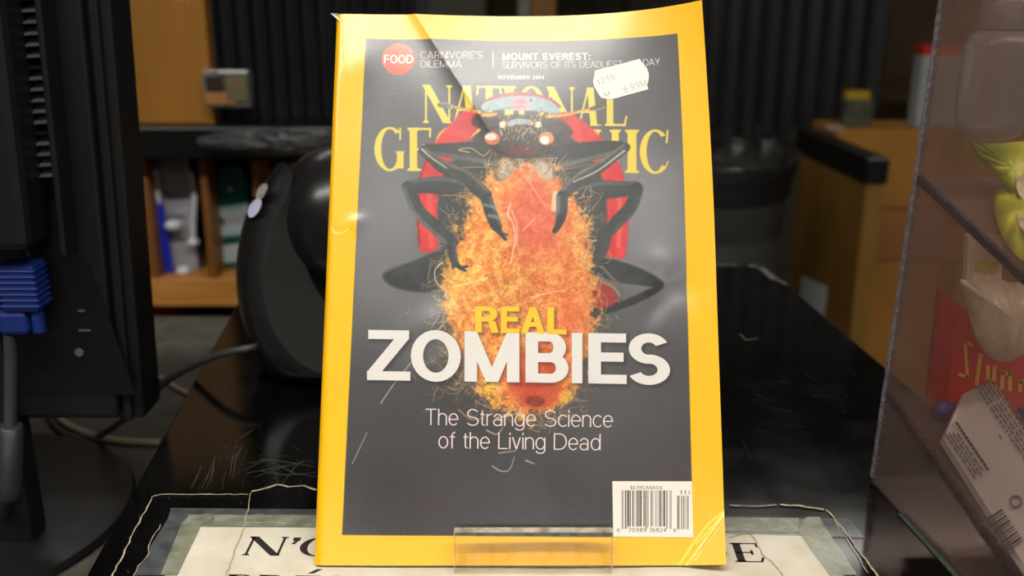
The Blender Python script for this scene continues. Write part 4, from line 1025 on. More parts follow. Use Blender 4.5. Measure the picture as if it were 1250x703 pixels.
# ------------------------------------------------------------------ monitor seen from behind
m_mon = mat('monitor_back_plastic', (21, 21, 22), rough=.42, spec=.4, var=.15, scale=500, bump=.15, bscale=900, bdist=.0002)
m_mon2 = mat('monitor_recess_plastic', (12, 12, 12), rough=.5, spec=.3)
MY = .55
mon = thing('monitor', 'black flat monitor seen from behind at the left edge of the desk', 'monitor', at_z(20, 620, DESK))
cr = at_y(197, 487, MY); zb = cr[2]; xr = cr[0]; zt = zb + .31; xl = xr - .46
cr = at_y(197, 487, MY + .034); xr = cr[0]; zb = cr[2]; zt = zb + .31; xl = xr - .46
def mx(px, py, y=MY): return at_y(px, py, y)
topx = at_y(160, 0, MY + .034)[0]; skew = (topx - xr) / (at_y(160, 0, MY + .034)[2] - zb)
def mpt(x, y, z): return (x + skew * (z - zb), y, z)
def mbox(mb, x0, y0, z0, x1, y1, z1):
    return mb.hexa([mpt(x0, y0, z0), mpt(x1, y0, z0), mpt(x1, y1, z0), mpt(x0, y1, z0)], [mpt(x0, y0, z1), mpt(x1, y0, z1), mpt(x1, y1, z1), mpt(x0, y1, z1)])
mbox(MB(), xl, MY + .004, zb, xr, MY + .034, zt).build('bezel_frame', m_mon, mon, bevel=.002)
mbox(MB(), xl + .01, MY - .003, zb + .004, xr - .013, MY + .004, zt - .01).build('back_shell', m_mon, mon, bevel=.002)
mbox(MB(), xr - .0115, MY + .0005, zb, xr - .006, MY + .004, zt).build('edge_rail', m_mon, mon, bevel=.0012)
xh = mx(74, 200)[0]; zh = mx(40, 306)[2]
mbox(MB(), xl + .12, MY - .034, zh + .008, xh - .012, MY - .003, zt - .04).build('housing', m_mon, mon, bevel=.005)
# louvre column with separate slats, between the housing and the shell
xv0, xv1 = xh - .018, xh - .002
mbox(MB(), xv0 - .002, MY - .022, zh + .002, xv0, MY - .003, zt - .04).build('louvre_frame', m_mon, mon, bevel=.001)
mbox(MB(), xv1, MY - .020, zh + .002, xv1 + .0035, MY - .003, zt - .04).build('louvre_frame', m_mon, mon, bevel=.001)
m_sl = mat('louvre_edge_plastic', (86, 88, 90), rough=.3)
zz = zh + .045; k = 0; first = None
while zz < zt - .05:
    o = MB().hexa([mpt(xv0, MY - .013, zz - .0004), mpt(xv1, MY - .013, zz + .0004), mpt(xv1, MY - .003, zz + .0040), mpt(xv0, MY - .003, zz + .003)],
              [mpt(xv0, MY - .013, zz + .0004), mpt(xv1, MY - .013, zz + .0012), mpt(xv1, MY - .003, zz + .0048), mpt(xv0, MY - .003, zz + .004)])
    o.build('louvre_slat', m_sl if k % 6 != 4 else m_mon, mon); zz += .0058; k += 1
# recessed connector bay with its slanted border
rec = [mx(0, 312, MY - .0035), mx(104, 312, MY - .0035), mx(130, 380, MY - .0035), mx(166, 482, MY - .0035), mx(0, 482, MY - .0035)]
MB().prism([p for p in rec][::-1], (0, .0005, 0)).build('connector_bay', m_mon2, mon)
sc0 = mx(97, 430, MY - .0045); MB().lathe(sc0, [(.0026, 0), (.0026, .0008), (.0014, .0012), (.0001, .0008)], 14, (1, 0, 0), (0, 0, 1), (0, -1, 0)).build('screw', m_sl, mon, smooth=True)
for a, b_ in ((((95, 403)), (110, 405)), ((94, 379), (103, 381))):
    p0 = mx(*a, MY - .005); p1 = mx(*b_, MY - .005); MB().box((p0[0], MY - .0045, p1[2]), (p1[0], MY - .0035, p0[2])).build('latch_mark', m_sl, mon)
nk = mx(-40, 470, MY); MB().box((nk[0] - .03, MY - .010, DESK + .006), (nk[0] + .03, MY + .01, zb + .12)).build('neck', m_mon, mon, bevel=.003)
bc = at_z(-35, 625, DESK)
prof = [(.118, 0), (.122, .002), (.120, .006), (.113, .0075), (.0001, .009)]
MB().lathe((bc[0] - .015, bc[1] - .012, DESK), prof, 64).build('foot_disc', m_mon, mon, smooth=True)
# blue video plug and cord
m_blue = mat('blue_plug_plastic', (12, 40, 112), rough=.5, var=.1); 
vc = thing('video_cable', 'blue video plug with grey cord plugged into the back of the monitor', 'cable', mx(20, 410, MY - .02))
yb1 = MY - .024
a = mx(-8, 324, yb1); c = mx(48, 382, yb1)
MB().box((a[0], yb1, c[2]), (c[0], yb1 + .017, a[2] )).build('plug_body', m_blue, vc, bevel=.002); plug = bpy.context.scene.collection.objects[-1]
for i in range(7):
    z = a[2] - .003 - i * .0034; MB().box((a[0] - .0006, yb1 - .0008, z - .0010), (c[0] + .0008, yb1 + .0165, z)).build('grip_ridge', m_blue, plug, bevel=.0003, seg=1)
a2 = mx(-8, 383, yb1); c2 = mx(34, 411, yb1); MB().box((a2[0], yb1 + .001, c2[2]), (c2[0], yb1 + .014, a2[2] + .001)).build('plug_collar', m_blue, vc, bevel=.003)
a3 = mx(33, 386, yb1); c3 = mx(49, 409, yb1); MB().tube([((a3[0] + c3[0]) / 2, yb1 + .006, a3[2] + .001), ((a3[0] + c3[0]) / 2, yb1 + .006, c3[2])], .0036, 14).build('thumb_screw', m_blue, vc, smooth=True)
P = [mx(12, 408, yb1 + .006), mx(13, 440, yb1 + .006), mx(13, 480, yb1 + .004), mx(12, 525, yb1), mx(8, 600, yb1 - .01), at_z(2, 640, DESK + .012), at_z(-25, 660, DESK + .012)]
MB().tube(spl(P), .0036, 12).build('cord', m_cab, vc, smooth=True)
MB().tube([mx(13, 519, yb1), mx(13, 524, yb1), mx(11, 600, yb1 - .01), mx(10, 606, yb1 - .01)], [.006, .0072, .0072, .006], 20).build('ferrite_bead', mat('ferrite_grey_plastic', (46, 46, 48), rough=.4), vc, smooth=True)

# ------------------------------------------------------------------ left background: wooden shelf unit
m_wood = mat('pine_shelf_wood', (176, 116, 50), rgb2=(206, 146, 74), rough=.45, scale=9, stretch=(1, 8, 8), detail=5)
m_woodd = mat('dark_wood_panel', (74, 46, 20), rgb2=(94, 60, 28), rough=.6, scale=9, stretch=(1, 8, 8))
SY = 1.33
m_woodd2 = mat('shaded_divider_wood', (120, 74, 30), rgb2=(136, 86, 38), rough=.5, scale=9, stretch=(8, 8, 1))  # wood darkened so the dividers carry the interior shading of the bays
su = thing('shelf_unit', 'low wooden shelf unit with black top behind the desk at the left', 'shelf unit', (at_y(330, 300, SY)[0], SY + .15, FLOOR))
zs1 = at_y(250, 341, SY)[2]; zs0 = at_y(250, 374, SY)[2]; x0 = at_y(120, 300, SY)[0]; x1 = .02
ztb, ztt = at_y(250, 190, SY)[2], at_y(250, 151, SY)[2]
MB().box((x0, SY, zs0), (x1, SY + .30, zs1)).build('shelf_board', m_wood, su, bevel=.002)
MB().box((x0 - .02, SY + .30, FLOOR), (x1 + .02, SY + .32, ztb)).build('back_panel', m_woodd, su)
for px in (181, 253, 316):
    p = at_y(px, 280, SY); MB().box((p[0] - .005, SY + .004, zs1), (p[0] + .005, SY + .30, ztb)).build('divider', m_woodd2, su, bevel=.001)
MB().box((x0 - .02, SY - .002, FLOOR), (x0, SY + .30, ztb)).build('side_panel', m_wood, su); MB().box((x1, SY - .002, FLOOR), (x1 + .02, SY + .30, ztb)).build('side_panel', m_wood, su)
m_blk = mat('black_counter_edge', (10, 10, 11), rough=.35)
MB().box((x0 - .04, SY - .03, ztb), (x1 + .04, SY + .45, ztt)).build('black_top', m_blk, su, bevel=.003)
MB().box((x0, SY + .02, zs0 - .33), (x1, SY + .30, zs0 - .30)).build('shelf_board', m_wood, su)
for px in (198, 214, 240): p = at_y(px, 390, SY + .03); 
m_red = mat('red_carton', (120, 18, 16), rough=.5)
p0 = at_y(198, 400, SY + .05); p1 = at_y(215, 378, SY + .05)
tag(MB().box((p0[0], SY + .05, zs0 - .30), (p1[0] + .01, SY + .17, p1[2] + .01)).build('red_carton', m_red, None, bevel=.002), 'dark red carton on the lowest shelf beside the monitor', 'carton')
p0 = at_y(236, 400, SY + .05)
tag(MB().box((p0[0], SY + .06, zs0 - .30), (p0[0] + .07, SY + .16, zs0 - .03)).build('brown_carton', mat('dark_brown_carton', (56, 22, 12), rough=.6), None, bevel=.002), 'dark brown carton on the lowest shelf next to the red one', 'carton')
# toothbrush blister card
PYs = SY + .035
tb = thing('toothbrush_pack', 'blister pack with a blue and white toothbrush on the wooden shelf', 'package', (at_y(215, 300, PYs)[0], PYs, zs1))
def pbox(px0, py0, px1, py1, y, d, name, m, par, bevel=.001, zfloor=None):
    a = at_y(px0, py0, y); c = at_y(px1, py1, y); zlo = c[2] if zfloor is None else zfloor
    return MB().box((a[0], y, zlo), (c[0], y + d, a[2])).build(name, m, par, bevel=bevel)
m_card = mat('printed_card_grey', (150, 146, 150), rgb2=(176, 172, 176), rough=.5, scale=60, stretch=(1, 1, 4)); m_cblue = mat('card_blue', (22, 66, 150), rough=.4); m_wh = mat('white_plastic', (210, 214, 220), rough=.35); m_hb = mat('toothbrush_blue', (26, 50, 190), rough=.35)
pbox(190, 190, 243, 336, PYs + .012, .012, 'card', m_card, tb, zfloor=zs1)
pbox(231, 193, 243, 330, PYs + .010, .003, 'blue_band', m_cblue, tb)
pbox(198, 191, 232, 194.5, PYs + .010, .003, 'violet_band', mat('card_violet', (60, 50, 140), rough=.4), tb)
for y_ in (206, 238, 262, 290): pbox(203, y_, 226, y_ + 5, PYs + .0105, .002, 'print_block', mat('card_print_grey', (112, 108, 116), rough=.5), tb)
P = [at_y(x, y, PYs) for x, y in ((187, 207), (190, 225), (194, 248))]; MB().tube(P, [.0065, .0062, .004], 12).build('brush_head', m_wh, tb, smooth=True)
P = [at_y(x, y, PYs) for x, y in ((194, 248), (198, 275), (203, 310), (208, 334))]; MB().tube(P, [.0052, .0068, .0068, .006], 12).build('brush_handle', m_hb, tb, smooth=True)
for x, y, r in ((211, 275, .012), (236, 296, .009), (224, 330, .01)):
    p = at_y(x, y, PYs - .002); MB().lathe(p, [(r * math.sin(math.pi * i / 8) + 1e-4, -r * .7 * math.cos(math.pi * i / 8)) for i in range(9)], 16).build('clear_bubble', m_wh, tb, smooth=True)
P = [at_y(x, y, PYs + .004) for x, y in ((233, 210), (238, 240), (236, 270), (236, 300))]; MB().tube(P, .0042, 10).build('brush_head', m_wh, tb, smooth=True)
# green and white packs
m_teal = mat('teal_pack', (8, 104, 92), rgb2=(4, 62, 56), rough=.4, scale=14); m_tealw = mat('pack_white_band', (196, 204, 206), rough=.4, rgb2=(150, 190, 186), scale=40)
def greenpack(x0p, x1p, ytop, lab, dy):
    y = SY + .05 + dy; a = at_y(x0p, ytop, y); c = at_y(x1p, 335, y); w = (c[0] - a[0]); h = a[2] - zs1
    t = thing('mouthwash_pack', lab, 'package', ((a[0] + c[0]) / 2, y, zs1), 'green and white packs on the wooden shelf')
    MB().prism([(a[0] + w * u, y, zs1 + h * v) for u, v in ((.08, 0), (.92, 0), (1, .3), (1, .72), (.9, .82), (.75, .95), (.5, 1), (.2, .96), (.05, .84), (0, .7), (0, .3))], (0, .03, 0)).build('pouch', m_teal, t, bevel=.004)
    for v0, v1 in ((.48, .57), (.30, .40), (.06, .22)):
        MB().prism([(a[0] + w * u, y - .0012, zs1 + h * v) for u, v in ((.04, v0), (.96, v0 + .03), (.96, v1 + .03), (.04, v1))], (0, .004, 0)).build('white_band', m_tealw, t, bevel=.001)
    MB().lathe((a[0] + w * .5, y - .001, zs1 + h * .46), [(.016, 0), (.016, .003)], 20, (1, 0, 0), (0, 0, 1), (0, 1, 0)).build('grey_disc', m_card, t)
    MB().lathe((a[0] + w * .45, y - .002, zs1 + h * .74), [(.0035, 0), (.003, .003), (.0001, .004)], 14, (1, 0, 0), (0, 0, 1), (0, -1, 0)).build('glint_dot', m_wh, t, smooth=True)  # white dot built in for the out-of-focus glint on the pack
greenpack(260, 312, 194, 'green and white pack right of the toothbrush pack, partly hidden by the scanner', 0)
greenpack(323, 374, 190, 'dark green pack mostly hidden behind the black scanner', .02)
tag(pbox(270, 196, 302, 212, SY + .035, .012, 'dark_green_lid', mat('dark_teal_lid', (2, 70, 62), rough=.35), None), 'dark green oval lid lying against the green pack', 'lid') if False else None
# plastic bag on the black top
random.seed(21)
def crumple(c, r, seed, amp=.25, nu=36, nv=18, freq=3.0):
    rr = random.Random(seed); ph = [(rr.uniform(-1, 1) * freq * (1 + k * .6), rr.uniform(-1, 1) * freq * (1 + k * .6), rr.uniform(-1, 1) * freq * (1 + k * .6), rr.uniform(0, 6.3), 1 / (1 + k * .5)) for k in range(10)]
    def fn(i, j):
        th = 2 * math.pi * i; f = math.pi * (j * .998 + .001); d = np.array([math.cos(th) * math.sin(f), math.sin(th) * math.sin(f), -math.cos(f)])
        k = sum(a[4] * abs(math.sin(a[0] * d[0] * 2 + a[1] * d[1] * 2 + a[2] * d[2] * 2 + a[3])) for a in ph) / 5 - .6
        return np.asarray(c) + d * np.asarray(r) * (1 + amp * k)
    return MB().grid(fn, nu, nv)
m_bag = mat('grey_plastic_film', (30, 33, 35), rough=.14, spec=.8, rgb2=(62, 67, 70), scale=60, bump=.8, bscale=70, bdist=.01, stretch=(.35, 1, 2.2), alpha=.85)
p = at_y(330, 168, SY - .02); 
tag(crumple((p[0] + .012, SY - .052, p[2] + .000), (.098, .018, .017), 4, .6, 120, 36, 9).build('plastic_bag', m_bag, None, smooth=True), 'crumpled grey plastic film lying on the black shelf top', 'bag')
# card holder
ch = thing('card_holder', 'small clear card holder with tan card on the dark slatted screen', 'holder', (at_y(275, 130, SY - .022)[0], SY - .022, ztt))
m_hold = clear_mat('holder_plastic', (210, 214, 214), .35, (150, 152, 150), rough=.1)
pbox(246, 86, 306, 131, SY - .022, .022, 'sleeve', m_hold, ch)
pbox(250, 93, 273, 118, SY - .0235, .002, 'dark_card', mat('holder_dark_brown', (44, 24, 14), rough=.5), ch); pbox(250, 113, 288, 128, SY - .0245, .002, 'tan_card', mat('holder_tan', (160, 108, 62), rough=.6), ch); pbox(275, 92, 303, 124, SY - .0255, .002, 'olive_card', mat('holder_olive', (100, 92, 62), rough=.6), ch); pbox(265, 86, 302, 90, SY - .0265, .002, 'bright_rim', m_wh, ch)
# tan board
a = at_y(120, -60, SY + .0); c = at_y(262, 149, SY + .0)
m_tan = mat('tan_board', (140, 94, 30), rgb2=(164, 114, 44), rough=.4, scale=5, stretch=(3, 3, .6))
tag(MB().box((a[0], SY + .0, ztt), (c[0], SY + .025, ztt + .42)).build('tan_board', m_tan, None, bevel=.002), 'upright tan wooden board above the shelf beside the monitor', 'board')

# ------------------------------------------------------------------ slatted black screens
m_slat = mat('black_slat_vinyl', (40, 40, 43), rough=.36, spec=.45, var=.3, scale=12, stretch=(1, 1, .3)); m_slat2 = mat('black_slat_back', (8, 7, 7), rough=.7)
def screen(label, pxl, pxr, yl, yr, n, zlo, zhi, cat='screen'):
    A = at_y(pxl, 80, yl); B = at_y(pxr, 80, yr); A[2] = B[2] = zlo
    t = thing('slatted_screen', label, cat, (A + B) / 2)
    d = (B - A) / n; nn = np.array([d[1], -d[0], 0]); nn /= np.linalg.norm(nn); hgt = np.array([0, 0, zhi - zlo])
    MB().prism([A - nn * .026, B - nn * .026, B - nn * .03, A - nn * .03], hgt).build('backing', m_slat2, t)
    w = np.linalg.norm(d)
    for i in range(n):
        p = A + d * i; prof = [(.0, -.020), (.05, .006), (.14, .013), (.26, .010), (.33, -.016), (.95, -.021), (1.0, -.026), (0, -.026)]
        MB().prism([p + d * u + nn * v for u, v in prof], hgt).build('slat', m_slat, t)
    return t
screen('black vertically slatted screen left of the magazine', 264, 522, SY + .05, SY + .05, 13, ztt, 1.0)
screen('black vertically slatted screen right of the magazine', 855, 1078, 2.75, 2.6, 9, -.2, 1.2)

# ------------------------------------------------------------------ far wall fittings seen over the magazine
m_grn = mat('grey_green_panel', (74, 78, 66), rough=.6, var=.15, scale=6); m_whp = mat('white_post', (190, 190, 176), rough=.5); m_tanp = mat('tan_post', (146, 104, 46), rough=.5, rgb2=(164, 120, 60), scale=6)
def uppost(name, px0, px1, y, m, label, cat, d=.06):
    a = at_y(px0, 10, y); c = at_y(px1, 10, y); tag(MB().box((a[0], y, FLOOR), (c[0], y + d, CEIL - .02)).build(name, m, None, bevel=.004), label, cat)
uppost('grey_cabinet', 512, 592, 2.9, m_grn, 'tall grey green cabinet far behind the magazine', 'cabinet', .4)
uppost('white_post', 632, 647, 3.2, m_whp, 'slim white post just left of the tan post', 'post'); uppost('tan_post', 649, 679, 2.8, m_tanp, 'tall tan wooden post above the magazine', 'post', .09)
sh2 = thing('wall_shelving', 'grey shelving with pale goods on the far wall above the magazine', 'shelving', (.25, 3.6, FLOOR))
for z in (-.5, .05, .185, .32, .7): MB().box((-.45, 3.55, z), (.75, 3.85, z + .02)).build('shelf', m_grn, sh2)
for px in (596, 686, 730, 764): p = at_y(px, 10, 3.55); MB().box((p[0] - .012, 3.54, FLOOR), (p[0] + .012, 3.57, 1.2)).build('upright', m_slat2, sh2)
for i, (px0, px1, col, lab) in enumerate(((600, 622, (120, 124, 118), 'grey'), (734, 742, (206, 206, 198), 'white'), (749, 758, (214, 216, 210), 'ivory'), (690, 724, (88, 84, 74), 'olive'))):
    a = at_y(px0, 10, 3.6); c = at_y(px1, 10, 3.6)
    tag(MB().box((a[0], 3.6, .205), (c[0], 3.72, .205 + (.06 if i != 3 else .03))).build('boxed_goods', mat('goods_' + lab, col, rough=.5), None, bevel=.002), f'small {lab} box on the far shelving above the magazine', 'box', )

# ------------------------------------------------------------------ right background
BYc = 1.95
cxy = at_y(884, 260, BYc); zr = at_y(884, 204, BYc)[2]
bn = thing('trash_bin', 'round dark grey trash bin with plastic liner behind the platform', 'bin', (cxy[0], BYc + .12, FLOOR))
m_bin = mat('grey_bin_plastic', (58, 60, 60), rough=.5, spec=.3, var=.1, scale=5); m_rim = mat('bin_rim_black', (14, 14, 15), rough=.5)
R = .152
zg = at_y(884, 297, BYc)[2]
MB().lathe((cxy[0], BYc + .12, 0), [(R * .78, FLOOR), (R * .80, FLOOR + .01), (R * .955, zg - .012), (R * .94, zg - .006), (R * .94, zg + .006), (R * .965, zg + .012), (R, zr - .04)], 48).build('body', m_bin, bn, smooth=True)
MB().lathe((cxy[0], BYc + .12, 0), [(R * .99, zr - .075), (R * 1.05, zr - .07), (R * 1.06, zr - .03), (R * 1.10, zr - .028), (R * 1.10, zr), (R * 1.02, zr + .004), (R * .96, zr)], 48).build('rim', m_rim, bn, smooth=True)
ml = mat('liner_film', (70, 70, 68), rough=.15, rgb2=(20, 20, 20), scale=22, alpha=.75, bump=.4, bscale=30, bdist=.02)
def liner(i, j):
    th = 2 * math.pi * i; rr = random.Random(int(i * 96) % 96); w = .006 * math.sin(th * 13) + .008 * math.sin(th * 7 + 1) + .004 * math.sin(th * 29)
    r = R * (1.10 - .10 * j) + w * j; return np.array([cxy[0] + r * math.cos(th), BYc + .12 + r * math.sin(th), zr - .01 + j * (.058 + .012 * math.sin(th * 5 + 2) + .008 * math.sin(th * 11))])
MB().grid(liner, 96, 8).build('plastic_liner', ml, bn, smooth=True)
# half-height divider with black cap
dv = thing('counter_divider', 'tan wooden half height divider with a thick black cap right of the bin', 'divider', (.74, 2.1, FLOOR))
pa = at_y(1059, 193, 1.95); pb = at_y(1088, 190, 1.95); zc1 = pa[2]; zc0 = at_y(1070, 225, 1.95)[2]; wx0 = pa[0]; wx1 = pb[0]
m_ply = mat('tan_plywood', (118, 86, 30), rgb2=(138, 102, 42), rough=.5, scale=5, stretch=(4, 4, .5))
pf = at_z(995, 166, zc1); dxl = (pf[0] - pa[0]) / (pf[1] - pa[1])
Yb = pf[1] + .1
MB().hexa([(wx0, 1.95, zc0), (wx1, 1.95, zc0), (wx1 + dxl * (Yb - 1.95), Yb, zc0), (wx0 + dxl * (Yb - 1.95), Yb, zc0)], [(wx0, 1.95, zc1), (wx1, 1.95, zc1), (wx1 + dxl * (Yb - 1.95), Yb, zc1), (wx0 + dxl * (Yb - 1.95), Yb, zc1)]).build('black_cap', m_blk, dv, bevel=.004)
g = .006
MB().hexa([(wx0 + g, 1.957, FLOOR), (wx1 - g, 1.957, FLOOR), (wx1 + dxl * (Yb - 1.95) - g, Yb - g, FLOOR), (wx0 + dxl * (Yb - 1.95) + g, Yb - g, FLOOR)], [(wx0 + g, 1.957, zc0), (wx1 - g, 1.957, zc0), (wx1 + dxl * (Yb - 1.95) - g, Yb - g, zc0), (wx0 + dxl * (Yb - 1.95) + g, Yb - g, zc0)]).build('panel', m_ply, dv)
# white label on its left face
lw = [at_y(994, 334, 2.12), at_y(1013, 350, 2.04), at_y(1010, 392, 2.04), at_y(990, 372, 2.12)]
fx = lambda y: wx0 + dxl * (y - 1.95) + g - .001
lw = [np.array([fx(y), y, at_y(px, py, y)[2]]) for px, py, y in ((0, 336, 2.25), (0, 350, 2.10), (0, 392, 2.10), (0, 372, 2.25))]
MB().prism(lw, (-.001, 0, 0)).build('white_label', m_wh, dv)
# cartons behind
m_cart = mat('kraft_cardboard', (160, 110, 38), rgb2=(176, 124, 48), rough=.7, scale=6); m_cart2 = mat('kraft_cardboard_brown', (150, 98, 50), rgb2=(166, 112, 62), rough=.7, scale=6)
CYb = 2.35
for k, (pt, pb_, m, lab) in enumerate(((160, 255, m_cart, 'large tan cardboard box on top of the stack behind the divider'), (255, 319, m_cart2, 'brown cardboard box in the middle of the stack behind the divider'), (319, 470, m_cart, 'tan cardboard box at the bottom of the stack behind the divider'))):
    a = at_y(1022, pt, CYb); c = at_y(1200, pb_, CYb); zlo = c[2] if k < 2 else FLOOR
    t = thing('cardboard_box', lab, 'box', ((a[0] + c[0]) / 2, CYb + .2, zlo), 'cardboard boxes stacked behind the divider')
    MB().box((a[0] , CYb, zlo + .001), (a[0] + .55, CYb + .2, a[2] - .001)).build('carton_body', m, t, bevel=.004)
    MB().box((a[0] + .25, CYb - .0015, zlo + .004), (a[0] + .30, CYb, a[2] - .003)).build('packing_tape', m_tan, t)
# white thing on divider top, yellow-topped pack, toothpaste-like box
zt2 = at_y(1100, 160, CYb)[2]
yp = thing('yellow_topped_pack', 'small pack with a yellow top standing before the dark board', 'package', (at_y(1047, 150, 2.42)[0], 2.42, zt2))
pbox(1034, 112, 1062, 122, 2.42, .03, 'yellow_header', mat('pack_yellow', (176, 150, 20), rough=.5), yp); pbox(1033, 122, 1063, 152, 2.42, .028, 'pack_body', mat('pack_grey_green', (96, 98, 86), rgb2=(44, 46, 44), rough=.4, scale=30), yp, zfloor=zt2)
tp = thing('red_topped_carton', 'white carton with a red top standing behind the acrylic display', 'carton', (at_y(1150, 160, 2.42)[0], 2.42, zt2))
pbox(1128, 56, 1180, 68, 2.42, .05, 'red_top', mat('carton_red', (190, 40, 30), rough=.5), tp); pbox(1127, 68, 1182, 158, 2.42, .05, 'white_front', mat('carton_white', (170, 172, 176), rgb2=(140, 160, 160), rough=.5, scale=8), tp, zfloor=zt2)
tp = thing('red_topped_carton', 'second red topped pale carton further right behind the acrylic display', 'carton', (at_y(1205, 160, 2.42)[0], 2.43, zt2))
pbox(1186, 62, 1224, 74, 2.43, .05, 'red_top', mat('carton_red_dull', (170, 50, 40), rough=.5), tp); pbox(1186, 74, 1224, 158, 2.43, .05, 'white_front', mat('carton_grey', (140, 142, 146), rough=.5), tp, zfloor=zt2)
tag(pbox(1012, 158, 1032, 164, 2.40, .03, 'folded_napkin', m_wh, None, zfloor=zt2), 'small white folded napkin on the top cardboard box', 'napkin')
a = at_y(1066, 100, 2.72)
tag(MB().box((a[0], 2.80, FLOOR), (2.4, 2.85, 1.25)).build('brown_board', mat('dark_brown_board', (56, 36, 16), rgb2=(74, 50, 24), rough=.6, scale=7, stretch=(1, 1, 5)), None), 'dark brown wooden board behind the cardboard boxes', 'board')

# ------------------------------------------------------------------ acrylic display on the right with sloping shelves
m_pan = clear_mat('scuffed_acrylic_sheet', (244, 238, 236), .09, (176, 158, 150), rough=.14, hscale=14, hvar=.35)
m_aed = clear_mat('acrylic_cut_edge', (160, 140, 146), .5, (84, 68, 72), rough=.2, hscale=300, hvar=.6)
m_aedl = clear_mat('acrylic_bright_edge', (220, 216, 222), .5, (142, 138, 146), rough=.2, hscale=300, hvar=.6)
AX, AY = at_z(1065, 590)[0], at_z(1065, 590)[1]
def ax(y): return AX + .10 * (AY - y)
dsp = thing('acrylic_display', 'clear scuffed acrylic candy display with sloping shelves at the right edge', 'display', (AX + .07, AY - .09, 0))
YF0 = .235; AH = .30; TH = .0022; XR = .16
top_dx = at_y(1150, 0, AY)[0] - AX; kx = top_dx / at_y(1150, 0, AY)[2]
def apt(y, z, d=0.0): return np.array([ax(y) + kx * z + d, y, z])
def wallplate(d0, d1): return [apt(YF0, 0.003, d0), apt(YF0, 0.003, d1), apt(AY, 0.003, d1), apt(AY, 0.003, d0)], [apt(YF0, AH, d0), apt(YF0, AH, d1), apt(AY, AH, d1), apt(AY, AH, d0)]
MB().hexa(*wallplate(0, TH)).build('side_panel', m_pan, dsp)
MB().hexa(*wallplate(XR, XR + TH)).build('side_panel', m_pan, dsp)
MB().hexa([apt(AY, 0.003, TH), apt(AY, .003, XR), apt(AY + TH, .003, XR), apt(AY + TH, .003, TH)], [apt(AY, AH, TH), apt(AY, AH, XR), apt(AY + TH, AH, XR), apt(AY + TH, AH, TH)]).build('back_panel', clear_mat('acrylic_back_sheet', (244, 238, 236), .12, (150, 128, 116), rough=.15, hscale=10), dsp)
MB().hexa([apt(AY, 0.003, -.0006), apt(AY, .003, TH), apt(AY + TH, .003, TH), apt(AY + TH, .003, -.0006)], [apt(AY, AH, -.0006), apt(AY, AH, TH), apt(AY + TH, AH, TH), apt(AY + TH, AH, -.0006)]).build('corner_edge', m_aedl, dsp)
sl = .24
for zr_ in (.1548 * HC / .245, .0485 * HC / .245):
    z1 = zr_; z0 = zr_ - sl * (AY - YF0)
    MB().hexa([apt(YF0, z0, TH), apt(YF0, z0, XR), apt(AY, z1, XR), apt(AY, z1, TH)], [apt(YF0, z0 + TH, TH), apt(YF0, z0 + TH, XR), apt(AY, z1 + TH, XR), apt(AY, z1 + TH, TH)]).build('sloping_shelf', m_pan, dsp)
    MB().hexa([apt(YF0, z0 - .0005, .0002), apt(YF0, z0 - .0005, TH + .0002), apt(AY, z1 - .0005, TH + .0002), apt(AY, z1 - .0005, .0002)], [apt(YF0, z0 + TH + .001, .0002), apt(YF0, z0 + TH + .001, TH + .0002), apt(AY, z1 + TH + .001, TH + .0002), apt(AY, z1 + TH + .001, .0002)]).build('glued_edge', m_aed, dsp)
MB().hexa([apt(YF0, 0.0006, 0), apt(YF0, .0006, XR + TH), apt(AY + TH, .0006, XR + TH), apt(AY + TH, .0006, 0)], [apt(YF0, .003, 0), apt(YF0, .003, XR + TH), apt(AY + TH, .003, XR + TH), apt(AY + TH, .003, 0)]).build('floor_sheet', m_pan, dsp)
m_felt = mat('dark_green_felt', (44, 54, 48), rough=.9, rgb2=(76, 84, 76), scale=900, bump=.5, bscale=1200)
MB().hexa([apt(YF0, 0.0, -.0025), apt(YF0, 0, .004), apt(AY - .030, 0, .004), apt(AY - .030, 0, -.0015)], [apt(YF0, .0006, -.0025), apt(YF0, .0006, .004), apt(AY - .030, .0006, .004), apt(AY - .030, .0006, -.0015)]).build('felt_strip', m_felt, dsp)

def shelf_z(zr_, y): return zr_ * HC / .245 - sl * (AY - y) + TH
# --- red carton with yellow letters on the middle shelf
CY2 = .425
m_rc = mat('bright_red_card', (196, 34, 26), rough=.45, var=.06); m_yl = mat('golden_letter_ink', (226, 170, 40), rough=.5, var=.05)
zf = shelf_z(.0485, CY2 - .002)
rc = thing('red_carton', 'red carton with yellow letters on the middle acrylic shelf', 'carton', (at_y(1200, 470, CY2)[0], CY2, zf))
P = [at_y(x, y, CY2) for x, y in ((1170, 371), (1183, 380), (1192, 420), (1262, 412), (1330, 380))]
bl = at_y(1158, 478, CY2); pts = [np.array([bl[0], CY2, zf])] + [np.array([P[-1][0], CY2, zf])] + P[::-1]
MB().prism(pts[::-1], (0, .024, 0)).build('carton_body', m_rc, rc)
def quadline(mb, px, wpx, y):
    for (ax_, ay_), (bx_, by_) in zip(px[:-1], px[1:]):
        d = np.array([bx_ - ax_, by_ - ay_], float); L = np.linalg.norm(d); d /= L; n = np.array([-d[1], d[0]]) * wpx / 2; e = d * wpx * .3
        q = [at_y(ax_ - e[0] + n[0], ay_ - e[1] + n[1], y), at_y(bx_ + e[0] + n[0], by_ + e[1] + n[1], y), at_y(bx_ + e[0] - n[0], by_ + e[1] - n[1], y), at_y(ax_ - e[0] - n[0], ay_ - e[1] - n[1], y)]
        nn_ = np.cross(q[1] - q[0], q[2] - q[0])
        if nn_[1] > 0: q = q[::-1]
        mb.add(q, [(0, 1, 2, 3)])
mb = MB()
quadline(mb, [(1186, 421), (1178, 417), (1181, 460), (1171, 457)], 4, CY2 - .0004)
